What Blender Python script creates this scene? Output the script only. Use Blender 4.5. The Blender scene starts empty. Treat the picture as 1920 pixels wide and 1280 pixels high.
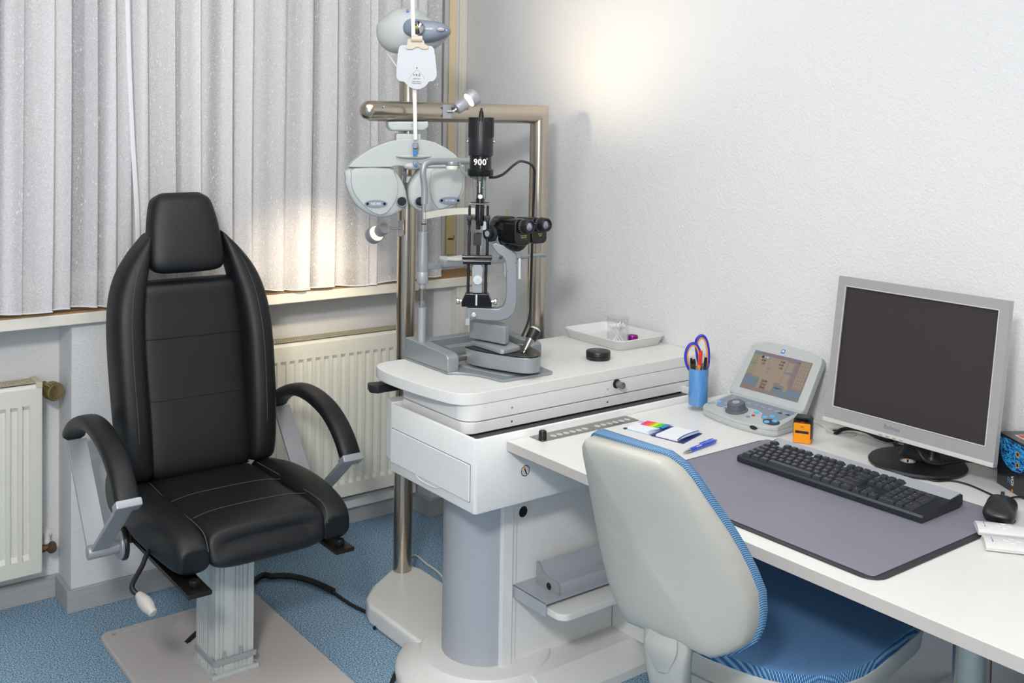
import bpy, bmesh, math, random
from mathutils import Vector, Matrix
from math import sin, cos, pi, radians as R

# ------------------------------------------------------------------ camera, world, light, exposure
S = bpy.context.scene
COL = S.collection
random.seed(7)
cd = bpy.data.cameras.new('camera'); cam = bpy.data.objects.new('camera', cd); COL.objects.link(cam)
S.camera = cam
cd.sensor_width = 36.0; cd.lens = 36.75; cd.shift_y = -0.1807; cd.clip_start = 0.05; cd.clip_end = 60
right = Vector((0.795, -0.6064, 0.0168)); down = Vector((-0.0072, -0.0370, -0.9993)); fwd = right.cross(-down) * -1
right.normalize()
fwd = Vector((0.6063, 0.7945, -0.0341)).normalized(); up = right.cross(fwd).normalized(); right = fwd.cross(up)
M = Matrix((right, up, -fwd)).transposed().to_4x4(); M.translation = (0, 0, 1.52)
cam.matrix_world = M

S.view_settings.view_transform = 'Standard'; S.view_settings.look = 'None'
S.view_settings.gamma = 1.0; S.view_settings.use_curve_mapping = False
S.view_settings.exposure = 0.10
S.cycles.max_bounces = 8; S.cycles.diffuse_bounces = 4; S.cycles.glossy_bounces = 4
S.cycles.transmission_bounces = 6; S.cycles.transparent_max_bounces = 10
S.cycles.use_denoising = True
S.cycles.caustics_reflective = False; S.cycles.caustics_refractive = False

W = bpy.data.worlds.new('world'); S.world = W; W.use_nodes = True
nt = W.node_tree; nt.nodes.clear()
sky = nt.nodes.new('ShaderNodeTexSky'); sky.sky_type = 'HOSEK_WILKIE'; sky.turbidity = 6; sky.sun_direction = (0.3, -0.6, 0.35)
bg = nt.nodes.new('ShaderNodeBackground'); bg.inputs['Strength'].default_value = 0.42
wo = nt.nodes.new('ShaderNodeOutputWorld')
nt.links.new(sky.outputs[0], bg.inputs[0]); nt.links.new(bg.outputs[0], wo.inputs[0])

def area(name, loc, target, size, power, col=(1, 1, 1), sy=None):
    l = bpy.data.lights.new(name, 'AREA'); l.energy = power; l.color = col; l.size = size
    if sy: l.shape = 'RECTANGLE'; l.size_y = sy
    o = bpy.data.objects.new(name, l); COL.objects.link(o); o.location = loc
    o.rotation_euler = (Vector(target) - Vector(loc)).to_track_quat('-Z', 'Y').to_euler()
    return o
area('ceiling_light', (-0.45, 0.1, 2.44), (1.5, 2.2, 0.8), 0.36, 66, (1.0, 0.985, 0.965))
area('ceiling_wash', (0.6, 0.6, 2.3), (0.6, 0.6, 3.0), 1.8, 14, (1.0, 0.985, 0.965))
area('corner_fill', (1.25, 2.3, 2.47), (1.6, 2.9, 0), 1.2, 17, (1.0, 0.985, 0.97))  # added fill under the ceiling to brighten the dim corner, not a known lamp

area('rear_fill', (-1.0, -1.3, 1.75), (1.3, 2.6, 0.7), 1.5, 33, (1.0, 0.985, 0.975))  # invented soft fill from behind the camera; no window stands there

# ------------------------------------------------------------------ materials
def lin(c):
    if isinstance(c, str): c = tuple(int(c[i:i+2], 16) for i in (0, 2, 4))
    f = lambda v: (v/255/12.92) if v/255 <= .04045 else ((v/255+.055)/1.055)**2.4
    return (f(c[0]), f(c[1]), f(c[2]), 1)
MATS = {}
def mat(name, col, rough=.5, metal=0.0, var=.03, vs=40, bump=0.0, bs=300, coat=0.0, col2=None, emit=None, es=1.0, spec=.5, trans=0.0, aniso=None):
    m = bpy.data.materials.new(name); m.use_nodes = True; n = m.node_tree.nodes; L = m.node_tree.links
    b = n['Principled BSDF']; b.inputs['Roughness'].default_value = rough; b.inputs['Metallic'].default_value = metal
    b.inputs['Specular IOR Level'].default_value = spec
    b.inputs['Coat Weight'].default_value = coat; b.inputs['Transmission Weight'].default_value = trans
    tc = n.new('ShaderNodeTexCoord')
    nz = n.new('ShaderNodeTexNoise'); nz.inputs['Scale'].default_value = vs; nz.inputs['Detail'].default_value = 3
    mp = n.new('ShaderNodeMapping'); L.new(tc.outputs['Object'], mp.inputs[0]); L.new(mp.outputs[0], nz.inputs['Vector'])
    if aniso: mp.inputs['Scale'].default_value = aniso
    mx = n.new('ShaderNodeMix'); mx.data_type = 'RGBA'; c = lin(col)
    c2 = lin(col2) if col2 else tuple(max(0, v*(1-var*2)) for v in c[:3])+(1,)
    mx.inputs[6].default_value = c; mx.inputs[7].default_value = c2
    L.new(nz.outputs['Fac'], mx.inputs[0]); L.new(mx.outputs[2], b.inputs['Base Color'])
    if bump:
        n2 = n.new('ShaderNodeTexNoise'); n2.inputs['Scale'].default_value = bs; n2.inputs['Detail'].default_value = 2
        L.new(mp.outputs[0], n2.inputs['Vector'])
        bp = n.new('ShaderNodeBump'); bp.inputs['Strength'].default_value = bump; bp.inputs['Distance'].default_value = .002
        L.new(n2.outputs['Fac'], bp.inputs['Height']); L.new(bp.outputs[0], b.inputs['Normal'])
    if emit:
        b.inputs['Emission Color'].default_value = lin(emit); b.inputs['Emission Strength'].default_value = es
    MATS[name] = m
    return m
def nodes(m): return m.node_tree.nodes, m.node_tree.links, m.node_tree.nodes['Principled BSDF']

m_white = mat('white_laminate', 'E6E5E2', .38)
m_enamel = mat('white_enamel', 'EAEAE9', .35)
m_edge = mat('white_edge_band', 'BFB8B3', .45)
m_cream = mat('radiator_enamel', 'DEDDD2', .35)
m_creamcap = mat('radiator_cap', 'CFC7AC', .45)
m_steel = mat('brushed_steel', 'C2B7A8', .22, 1.0, bump=.05, bs=60, aniso=(1, 1, 14))
m_chrome = mat('chrome', 'D2D2D0', .12, 1.0)
m_alu = mat('aluminium_profile', 'CDD2D1', .38, .35)
m_silver = mat('silver_paint', 'A9ACB1', .42, .35)
m_silverd = mat('darker_silver_paint', '8D9094', .38, .4)
m_dialg = mat('dark_grey_plastic', '5B5E66', .45)
m_hammer = mat('hammered_grey_paint', '9DA3A7', .35, .35, bump=.25, bs=420, var=.06, vs=250)
m_greycol = mat('grey_blue_paint', 'B0B4BB', .42, .1)
m_instr = mat('instrument_plastic', 'B6BBBA', .4)
m_instrd = mat('slate_plastic', '7F8B9B', .42)
m_leather = mat('black_leather', '121417', .45, bump=.32, bs=520, var=.12, vs=8, spec=.42)
m_seam = mat('seam_thread', '4A4E50', .7)
m_blackp = mat('black_plastic', '17191C', .38, bump=.05, bs=700)
m_blackg = mat('black_gloss_paint', '0E0F11', .16)
m_blackm = mat('black_metal', '1A1A1A', .3, .4)
m_dark = mat('dark_steel', '3A3530', .35, .8)
m_rubber = mat('black_rubber_cable', '101215', .45)
m_brass = mat('brass', 'B19A6A', .35, .8)
m_winder = mat('gold_lacquer', 'D3C48C', .4)
m_brass2 = mat('aged_copper', '7A5B40', .45, .7)
m_baseplate = mat('grey_base_plate', 'C2BDBB', .5)
m_shell = mat('grey_shell_plastic', 'BCB9B0', .5, bump=.12, bs=14, var=.05, vs=6, aniso=(1, 1, 6))
m_lightp = mat('light_grey_plastic', 'C9C9C4', .5)
m_spine = mat('grey_bracket_plastic', 'A5A6A2', .5)
m_handle = mat('beige_grey_handle', 'B9B4AF', .45)
m_key = mat('dark_grey_keys', '303338', .33)
m_kbody = mat('blue_black_plastic', '20242A', .35)
m_hammerd = mat('dark_hammered_paint', '74797B', .4, .3, bump=.08, bs=420)
m_monsil = mat('silver_monitor_plastic', 'ABA9AA', .38, .25)
m_whitep = mat('white_plastic', 'DCDCDB', .4)
m_paper = mat('paper', 'EEF0F6', .8)
m_blueplast = mat('navy_plastic', '252A78', .35)
m_bluepen = mat('blue_translucent_plastic', '1F4FD0', .2, coat=.5)
m_scis = mat('scissor_blue', '2632B8', .4)
m_orange = mat('orange_plastic', 'F0960F', .45)
m_scio = mat('scissor_orange', 'E8941E', .5)
m_red = mat('red_plastic', 'E0200F', .4)
m_cyanb = mat('light_blue_button', '5FB6E8', .4)
m_nickel = mat('satin_nickel', '9E9992', .3, 1.0)
m_beige = mat('beige_clip', 'C5B8A8', .5)
m_chart = mat('chart_white', 'BDC0C5', .45)
m_ink = mat('black_ink', '15161A', .6)
m_gold = mat('gold_ink', 'C9AE62', .5)
m_whiteink = mat('white_ink', 'E8E8E8', .6)
m_blueink = mat('blue_emblem', '1E7FD0', .5)
m_greytext = mat('grey_blue_ink', '6E7C90', .5)
m_mat = mat('desk_mat_vinyl', '83838F', .55, var=.07, vs=9, bump=.05, bs=60)
m_matd = mat('desk_mat_base', '2E3034', .5)
m_screen = mat('dark_screen', '352F30', .5, var=.02, spec=.35)
m_purple = mat('purple_metal', '8A1E8C', .3, .6)
m_tan = mat('tan_webbing', 'E8D6B2', .8)
m_grille = mat('grille_metal', 'B9B29A', .45)
m_cotton = mat('cotton', 'F0F0EE', .9)
m_sky = mat('light_blue_film', 'A9C6D6', .3)
m_glow = mat('lamp_filament_glass', 'FFF0C8', .3, emit='FFE9B8', es=5)
m_led = mat('green_led', '20C040', .4, emit='20E050', es=2)
m_ledb = mat('blue_led', '6080FF', .4, emit='5080FF', es=3)
m_lens = mat('dark_lens_glass', '14161C', .05, coat=1)
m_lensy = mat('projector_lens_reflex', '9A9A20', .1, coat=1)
m_eyegl = mat('eyepiece_glass', '6A6480', .08, .6, coat=1, col2='B9B4C6', vs=30)
m_band = mat('ivory_plastic_band', 'E6E4D6', .4)
m_fluo = [mat('film_pink', 'EE2E86', .6), mat('film_orange', 'F4741E', .6), mat('film_yellow', 'D7E01E', .6), mat('film_green', '4CD81E', .6), mat('film_blue', '1E8ED6', .6)]

# woodchip wallpaper
m_wall = mat('woodchip_wallpaper', 'DEDEDF', .75, var=.01, spec=.2)
n, L, b = nodes(m_wall)
v = n.new('ShaderNodeTexNoise'); v.inputs['Scale'].default_value = 150; v.inputs['Detail'].default_value = 2.0; v.inputs['Distortion'].default_value = .3
cr = n.new('ShaderNodeValToRGB'); cr.color_ramp.elements[0].position = .38; cr.color_ramp.elements[1].position = .72
bp = n.new('ShaderNodeBump'); bp.inputs['Strength'].default_value = .32; bp.inputs['Distance'].default_value = .003
tc = n.new('ShaderNodeTexCoord'); L.new(tc.outputs['Object'], v.inputs['Vector']); L.new(v.outputs['Fac'], cr.inputs[0]); L.new(cr.outputs[0], bp.inputs['Height']); L.new(bp.outputs[0], b.inputs['Normal'])
m_ceil = mat('ceiling_paint', 'EEEEEC', .8)
# carpet
m_floor = mat('speckled_blue_carpet', '5F87A8', .95, spec=.1)
n, L, b = nodes(m_floor)
tc = n.new('ShaderNodeTexCoord')
a = n.new('ShaderNodeTexNoise'); a.inputs['Scale'].default_value = 250; a.inputs['Detail'].default_value = 2; a.inputs['Roughness'].default_value = .7
cr = n.new('ShaderNodeValToRGB'); e = cr.color_ramp.elements
e[0].position = .36; e[0].color = lin('405C76'); e[1].position = .66; e[1].color = lin('D0D6D6')
for p, c in ((.45, '5C89AC'), (.52, '87A9C1'), (.58, 'ADC2CF')):
    q = e.new(p); q.color = lin(c)
L.new(tc.outputs['Object'], a.inputs['Vector']); L.new(a.outputs['Fac'], cr.inputs[0]); L.new(cr.outputs[0], b.inputs['Base Color'])
bp = n.new('ShaderNodeBump'); bp.inputs['Strength'].default_value = .5; bp.inputs['Distance'].default_value = .003
L.new(a.outputs['Fac'], bp.inputs['Height']); L.new(bp.outputs[0], b.inputs['Normal'])
# wood-look materials
m_basewood = mat('grey_wood_vinyl', '9B9C9C', .55, col2='BBBABA', vs=12, aniso=(1, 3, 26))
m_sillwood = mat('brown_stone_sill', '8A6238', .5, col2='B4905C', vs=60)
m_winframe = mat('window_frame_cream', 'E6E2D6', .5)
# fabric of the office chair
m_fabric = mat('blue_woven_fabric', '40719F', .85, spec=.15)
n, L, b = nodes(m_fabric)
tc = n.new('ShaderNodeTexCoord')
w1 = n.new('ShaderNodeTexWave'); w1.wave_type = 'BANDS'; w1.bands_direction = 'Y'; w1.inputs['Scale'].default_value = 135
w2 = n.new('ShaderNodeTexWave'); w2.wave_type = 'BANDS'; w2.bands_direction = 'X'; w2.inputs['Scale'].default_value = 110
mu = n.new('ShaderNodeMath'); mu.operation = 'MULTIPLY'
cr = n.new('ShaderNodeValToRGB'); cr.color_ramp.elements[0].color = lin('285786'); cr.color_ramp.elements[1].color = lin('9CC0DE')
cr.color_ramp.elements[0].position = .15; cr.color_ramp.elements[1].position = .8
L.new(tc.outputs['Object'], w1.inputs['Vector']); L.new(tc.outputs['Object'], w2.inputs['Vector'])
L.new(w1.outputs['Fac'], mu.inputs[0]); L.new(w2.outputs['Fac'], mu.inputs[1]); L.new(mu.outputs[0], cr.inputs[0]); L.new(cr.outputs[0], b.inputs['Base Color'])
bp = n.new('ShaderNodeBump'); bp.inputs['Strength'].default_value = .6; bp.inputs['Distance'].default_value = .001
L.new(mu.outputs[0], bp.inputs['Height']); L.new(bp.outputs[0], b.inputs['Normal'])
# ribbed variant for the rim of the backrest (horizontal ribs)
m_fabrib = mat('blue_ribbed_fabric', '40719F', .85, spec=.15)
n, L, b = nodes(m_fabrib)
tc = n.new('ShaderNodeTexCoord')
mpp = n.new('ShaderNodeMapping'); mpp.inputs['Scale'].default_value = (.25, 1, 1)
w1 = n.new('ShaderNodeTexWave'); w1.bands_direction = 'DIAGONAL'; w1.inputs['Scale'].default_value = 150
cr = n.new('ShaderNodeValToRGB'); cr.color_ramp.elements[0].color = lin('3A658F'); cr.color_ramp.elements[1].color = lin('88AAC8')
cr.color_ramp.elements[0].position = .3; cr.color_ramp.elements[1].position = .95
L.new(tc.outputs['Object'], mpp.inputs[0]); L.new(mpp.outputs[0], w1.inputs['Vector'])
L.new(w1.outputs['Fac'], cr.inputs[0]); L.new(cr.outputs[0], b.inputs['Base Color'])
# sheer curtain
m_sheer = bpy.data.materials.new('sheer_voile'); m_sheer.use_nodes = True
n = m_sheer.node_tree.nodes; L = m_sheer.node_tree.links; n.clear()
out = n.new('ShaderNodeOutputMaterial'); tr = n.new('ShaderNodeBsdfTransparent'); df = n.new('ShaderNodeBsdfDiffuse'); tl = n.new('ShaderNodeBsdfTranslucent')
df.inputs[0].default_value = lin('F0EEEF'); tl.inputs[0].default_value = lin('E4E4E8')
m1 = n.new('ShaderNodeMixShader'); m1.inputs[0].default_value = .25; m2 = n.new('ShaderNodeMixShader')
tc = n.new('ShaderNodeTexCoord'); nz = n.new('ShaderNodeTexNoise'); nz.inputs['Scale'].default_value = 260; nz.inputs['Detail'].default_value = 3
mb = n.new('ShaderNodeMapping'); mb.inputs['Scale'].default_value = (1, 1, .012); nb = n.new('ShaderNodeTexNoise'); nb.inputs['Scale'].default_value = 13; nb.inputs['Detail'].default_value = 1
mr2 = n.new('ShaderNodeMapRange'); mr2.inputs[1].default_value = .40; mr2.inputs[2].default_value = .56; mr2.inputs[3].default_value = -.20; mr2.inputs[4].default_value = .10
ma = n.new('ShaderNodeMath'); ma.operation = 'ADD'
ms = n.new('ShaderNodeMapping'); ms.inputs['Scale'].default_value = (1, 1, .28); nsd = n.new('ShaderNodeTexNoise'); nsd.inputs['Scale'].default_value = 300; nsd.inputs['Detail'].default_value = 0
mr3 = n.new('ShaderNodeMapRange'); mr3.inputs[1].default_value = .76; mr3.inputs[2].default_value = .80; ma2 = n.new('ShaderNodeMath'); ma2.operation = 'ADD'; ma2.use_clamp = True
mr = n.new('ShaderNodeMapRange'); mr.inputs[1].default_value = .35; mr.inputs[2].default_value = .65; mr.inputs[3].default_value = .62; mr.inputs[4].default_value = .82
L.new(tc.outputs['Object'], nz.inputs['Vector']); L.new(nz.outputs['Fac'], mr.inputs[0]); L.new(tc.outputs['Object'], mb.inputs[0]); L.new(mb.outputs[0], nb.inputs['Vector']); L.new(nb.outputs['Fac'], mr2.inputs[0])
L.new(mr.outputs[0], ma.inputs[0]); L.new(mr2.outputs[0], ma.inputs[1]); L.new(tc.outputs['Object'], ms.inputs[0]); L.new(ms.outputs[0], nsd.inputs['Vector']); L.new(nsd.outputs['Fac'], mr3.inputs[0])
L.new(ma.outputs[0], ma2.inputs[0]); L.new(mr3.outputs[0], ma2.inputs[1]); L.new(ma2.outputs[0], m2.inputs[0])
L.new(df.outputs[0], m1.inputs[1]); L.new(tl.outputs[0], m1.inputs[2]); L.new(tr.outputs[0], m2.inputs[1]); L.new(m1.outputs[0], m2.inputs[2]); L.new(m2.outputs[0], out.inputs[0])
m_hem = mat('curtain_hem', 'DEDEE0', .9)
# clear glass
def glassmat(name, col, rough=0.0, ior=1.45):
    m = bpy.data.materials.new(name); m.use_nodes = True; n = m.node_tree.nodes; L = m.node_tree.links; n.clear()
    o = n.new('ShaderNodeOutputMaterial'); t = n.new('ShaderNodeBsdfTransparent'); g = n.new('ShaderNodeBsdfGlossy'); g.inputs['Roughness'].default_value = .03
    t.inputs[0].default_value = lin(col)
    lw = n.new('ShaderNodeLayerWeight'); lw.inputs[0].default_value = .5
    pw = n.new('ShaderNodeMath'); pw.operation = 'POWER'; pw.inputs[1].default_value = 3.5; L.new(lw.outputs['Facing'], pw.inputs[0])
    fr = n.new('ShaderNodeMath'); fr.operation = 'MULTIPLY_ADD'; fr.inputs[1].default_value = .35; fr.inputs[2].default_value = .04; L.new(pw.outputs[0], fr.inputs[0])
    mx = n.new('ShaderNodeMixShader'); L.new(fr.outputs[0], mx.inputs[0]); L.new(t.outputs[0], mx.inputs[1]); L.new(g.outputs[0], mx.inputs[2]); L.new(mx.outputs[0], o.inputs[0])
    return m
m_glass = glassmat('clear_glass', 'FCFDFD'); m_pane = glassmat('window_glass', 'DDE6EE')
m_bluefill = mat('blue_liner', '5AA0E8', .45)

# ------------------------------------------------------------------ mesh builder
class B:
    def __init__(s): s.bm = bmesh.new(); s.flat = False
    def face(s, vs):
        try: return s.bm.faces.new(vs)
        except ValueError: return None
    def box(s, x0, x1, y0, y1, z0, z1, bev=0.0, seg=2):
        return s.prism([(x0, y0), (x1, y0), (x1, y1), (x0, y1)], z0, z1, 'z', bev, seg)
    def prism(s, poly, a, b, axis='z', bev=0.0, seg=2, capbev=True):
        f = {'z': lambda u, v, w: (u, v, w), 'x': lambda u, v, w: (w, u, v), 'y': lambda u, v, w: (u, w, v)}[axis]
        lo = [s.bm.verts.new(f(u, v, a)) for u, v in poly]; hi = [s.bm.verts.new(f(u, v, b)) for u, v in poly]
        n = len(poly); fs = [s.face(lo[::-1]), s.face(hi)]
        for i in range(n): fs.append(s.face([lo[i], lo[(i+1) % n], hi[(i+1) % n], hi[i]]))
        fs = [q for q in fs if q]
        bmesh.ops.recalc_face_normals(s.bm, faces=fs)
        if bev:
            s.flat = True; es = set()
            for q in fs[:2]:
                for e in q.edges: es.add(e)
            if n <= 6 or capbev == 'all':
                for q in fs:
                    for e in q.edges: es.add(e)
            bmesh.ops.bevel(s.bm, geom=list(es), offset=bev, segments=seg, affect='EDGES', profile=.5, clamp_overlap=True)
        return s
    def obox(s, c, ux, uy, uz, hx, hy, hz, bev=0.0):
        """box with its own axes"""
        m = Matrix((Vector(ux).normalized(), Vector(uy).normalized(), Vector(uz).normalized())).transposed().to_4x4(); m.translation = Vector(c)
        t = B(); t.box(-hx, hx, -hy, hy, -hz, hz, bev); s.add(t, m); return s
    def add(s, o, m=None):
        if m: bmesh.ops.transform(o.bm, matrix=m, verts=o.bm.verts)
        s.flat = s.flat or o.flat; me = bpy.data.meshes.new('t'); o.bm.to_mesh(me); s.bm.from_mesh(me); bpy.data.meshes.remove(me); o.bm.free(); return s
    def rings(s, rs, closed=False, cap=True):
        vr = [[s.bm.verts.new(p) for p in r] for r in rs]; n = len(vr[0]); k = len(vr)
        fs = []
        for i in range(k if closed else k-1):
            a = vr[i]; b = vr[(i+1) % k]
            for j in range(n): fs.append(s.face([a[j], a[(j+1) % n], b[(j+1) % n], b[j]]))
        if cap and not closed: fs += [s.face(vr[0][::-1]), s.face(vr[-1])]
        bmesh.ops.recalc_face_normals(s.bm, faces=[f for f in fs if f]); return s
    def lathe(s, prof, c=(0, 0, 0), axis=(0, 0, 1), n=32, cap=True, sx=1, sy=1):
        ax = Vector(axis).normalized(); u = ax.orthogonal().normalized() if abs(ax.z) < .999 else Vector((1, 0, 0)); v = ax.cross(u); c = Vector(c)
        return s.rings([[c + ax*z + (u*cos(2*pi*i/n)*sx + v*sin(2*pi*i/n)*sy)*max(r, 1e-5) for i in range(n)] for r, z in prof], cap=cap)
    def cyl(s, p, q, r, n=24, bev=0.0):
        p = Vector(p); q = Vector(q); d = (q-p); l = d.length
        pr = [(r, 0), (r, l)] if not bev else [(r-bev, 0), (r-bev*.3, bev*.3), (r, bev), (r, l-bev), (r-bev*.3, l-bev*.3), (r-bev, l)]
        return s.lathe(pr, p, d, n)
    def tube(s, pts, r, n=10, sm=6, closed=False, flat=None):
        """swept tube through pts (smoothed); flat=(rx,ry,upvector) makes an elliptic section"""
        P = spline(pts, sm, closed) if sm else [Vector(p) for p in pts]
        k = len(P); rs = []
        up = Vector(flat[2]) if flat else None; prev = None
        for i, p in enumerate(P):
            t = (P[(i+1) % k]-P[i-1]) if closed else (P[min(i+1, k-1)]-P[max(i-1, 0)])
            if t.length < 1e-9: t = Vector((0, 0, 1))
            t.normalize()
            if up is not None: u = up.cross(t).normalized()
            elif prev is None: u = t.orthogonal().normalized()
            else: u = (prev - t*prev.dot(t)).normalized()
            prev = u; v = t.cross(u)
            ra = r[0]+(r[1]-r[0])*i/(k-1) if isinstance(r, tuple) else r
            rx, ry = (flat[0], flat[1]) if flat else (ra, ra)
            rs.append([p + u*cos(2*pi*j/n)*rx + v*sin(2*pi*j/n)*ry for j in range(n)])
        return s.rings(rs, closed)
    def loft(s, secs, n=28, sm=6, ex=3.0):
        """secs: (centre, half-axis vector a, half-axis vector b[, exponent]); smooth interpolation, closed rounded ends"""
        K = len(secs); C = spline([q[0] for q in secs], sm); A = spline([q[1] for q in secs], sm); Bv = spline([q[2] for q in secs], sm)
        rs = []
        for c, a, b in zip(C, A, Bv):
            ring = []
            for j in range(n):
                t = 2*pi*j/n; cx = cos(t); sy = sin(t)
                ring.append(c + a*(abs(cx)**(2/ex)*(1 if cx >= 0 else -1)) + b*(abs(sy)**(2/ex)*(1 if sy >= 0 else -1)))
            rs.append(ring)
        return s.rings(rs)
    def pillow(s, bnd, f, nr=9, n=3.0):
        """bnd: closed 2D outline; f(u,v,side,e) -> 3D point, e runs 1 (middle) to 0 (edge)"""
        cu = sum(p[0] for p in bnd)/len(bnd); cv = sum(p[1] for p in bnd)/len(bnd); N = len(bnd)
        rr = [sin(i/nr*pi/2) for i in range(1, nr+1)]
        def ringpts(r, side):
            e = max(0, 1-r**n)**(1/n)
            return [f(cu+(p[0]-cu)*r, cv+(p[1]-cv)*r, side, e) for p in bnd]
        edge = [s.bm.verts.new(p) for p in ringpts(1.0, 1)]; fs = []
        for side in (1, -1):
            ce = s.bm.verts.new(f(cu, cv, side, 1.0)); prev = None
            for r in rr[:-1]+[None]:
                ring = edge if r is None else [s.bm.verts.new(p) for p in ringpts(r, side)]
                for j in range(N):
                    k = (j+1) % N
                    fs.append(s.face([ce, ring[j], ring[k]] if prev is None else [prev[j], ring[j], ring[k], prev[k]]))
                prev = ring
        bmesh.ops.recalc_face_normals(s.bm, faces=[q for q in fs if q]); return s
def spline(pts, sm=6, closed=False):
    P = [Vector(p) for p in pts]; k = len(P)
    if k < 3 and not closed: return P
    o = []
    for i in range(k if closed else k-1):
        p0 = P[(i-1) % k] if closed else P[max(i-1, 0)]; p1 = P[i]; p2 = P[(i+1) % k]; p3 = P[(i+2) % k] if closed else P[min(i+2, k-1)]
        for j in range(sm):
            t = j/sm
            o.append(.5*((2*p1)+(p2-p0)*t+(2*p0-5*p1+4*p2-p3)*t*t+(3*p1-p0-3*p2+p3)*t**3))
    if not closed: o.append(P[-1])
    return o
def outline(pts, sm=5): return [(p.x, p.y) for p in spline([(a, b, 0) for a, b in pts], sm, True)]
def rrect(x0, x1, y0, y1, r, n=5):
    o = []
    for cx, cy, a in ((x1-r, y1-r, 0), (x0+r, y1-r, 90), (x0+r, y0+r, 180), (x1-r, y0+r, 270)):
        for i in range(n+1): t = R(a+90*i/n); o.append((cx+r*cos(t), cy+r*sin(t)))
    return o
def circ(cx, cy, rx, ry=None, n=32): return [(cx+rx*cos(2*pi*i/n), cy+(ry or rx)*sin(2*pi*i/n)) for i in range(n)]

# ------------------------------------------------------------------ things, parts, setting
def thing(name, label, cat, loc, rz=0.0, group=None):
    o = bpy.data.objects.new(name, None); COL.objects.link(o); o.location = loc; o.rotation_euler = (0, 0, R(rz)); o.empty_display_size = .05
    o['label'] = label; o['category'] = cat
    if group: o['group'] = group
    return o
def inv(root):
    m = Matrix.Rotation(root.rotation_euler[2], 4, 'Z'); m.translation = root.location; return m.inverted()
def root_of(p):
    while p.parent: p = p.parent
    return p
def obj(name, b, m, parent=None, space='w', smooth=True, label=None, angle=35):
    """space: w = world coordinates, l = local to the thing, f = local x,y but world z"""
    bm = b.bm
    if parent is not None:
        r = root_of(parent)
        if space == 'w': bmesh.ops.transform(bm, matrix=inv(r), verts=bm.verts)
        elif space == 'f': bmesh.ops.translate(bm, vec=(0, 0, -r.location.z), verts=bm.verts)
    me = bpy.data.meshes.new(name)
    for f in bm.faces: f.smooth = smooth
    bm.to_mesh(me); bm.free()
    if smooth: me.set_sharp_from_angle(angle=R(angle))
    me.materials.append(m)
    o = bpy.data.objects.new(name, me); COL.objects.link(o)
    if b.flat and smooth:
        w = o.modifiers.new('weighted_normals', 'WEIGHTED_NORMAL'); w.keep_sharp = True; w.weight = 100
    if parent is not None: o.parent = parent
    if label: o['label'] = label
    return o
def single(name, b, m, label, cat, loc, group=None, rz=0.0, space='w', smooth=True):
    """a thing that is one mesh with its origin at loc"""
    mt = Matrix.Rotation(R(rz), 4, 'Z'); mt.translation = Vector(loc)
    if space == 'w': bmesh.ops.transform(b.bm, matrix=mt.inverted(), verts=b.bm.verts)
    o = obj(name, b, m, None, smooth=smooth); o.location = loc; o.rotation_euler = (0, 0, R(rz))
    o['label'] = label; o['category'] = cat
    if group: o['group'] = group
    return o
def struct(name, b, m, parent=None, smooth=False):
    o = obj(name, b, m, parent, smooth=smooth)
    if parent is None: o['kind'] = 'structure'
    return o
def text(name, s, size, m, parent, org, rx, ry, space='w', align='CENTER', depth=.0003, sc=1.0, bold=0.0):
    cu = bpy.data.curves.new('t', 'FONT'); cu.body = s; cu.size = size; cu.align_x = align; cu.align_y = 'CENTER'; cu.extrude = depth; cu.offset = bold; cu.resolution_u = 2
    t = bpy.data.objects.new('t', cu); COL.objects.link(t); bpy.context.view_layer.update()
    me = bpy.data.meshes.new_from_object(t.evaluated_get(bpy.context.evaluated_depsgraph_get()))
    bpy.data.objects.remove(t); bpy.data.curves.remove(cu)
    b = B(); b.bm.from_mesh(me); bpy.data.meshes.remove(me)
    X = Vector(rx).normalized(); Y = Vector(ry).normalized(); Zv = X.cross(Y)
    mt = Matrix((X*sc, Y, Zv)).transposed().to_4x4(); mt.translation = Vector(org)
    bmesh.ops.transform(b.bm, matrix=mt, verts=b.bm.verts)
    return obj(name, b, m, parent, space, smooth=False)

# ================================================================== the room
struct('floor', B().box(-1.7, 2.49, -1.7, 3.7, -.05, 0), m_floor)
struct('ceiling', B().box(-1.7, 2.49, -1.7, 3.7, 2.5, 2.55), m_ceil)
struct('wall_right', B().box(2.39, 2.49, -1.7, 3.7, 0, 2.5), m_wall)
struct('wall_left', B().box(-1.7, -1.6, -1.7, 3.7, 0, 2.5), m_wall)
struct('wall_back', B().box(-1.6, 2.39, -1.7, -1.6, 0, 2.5), m_wall)
for x0, x1, y0, y1, z0, z1 in ((-1.6, 2.39, 3.445, 3.70, 0, .885),        # parapet behind the radiators
                               (.854, 1.36, 3.30, 3.445, 0, .885),        # pillar between the radiator niches
                               (2.17, 2.39, 3.32, 3.445, 0, .885),        # pillar in the corner
                               (-1.6, -1.1, 3.445, 3.70, .885, 2.5), (2.285, 2.39, 3.445, 3.70, .885, 2.5), (-1.1, 2.285, 3.445, 3.70, 2.32, 2.5)):
    struct('wall_front', B().box(x0, x1, y0, y1, z0, z1), m_wall)
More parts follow.
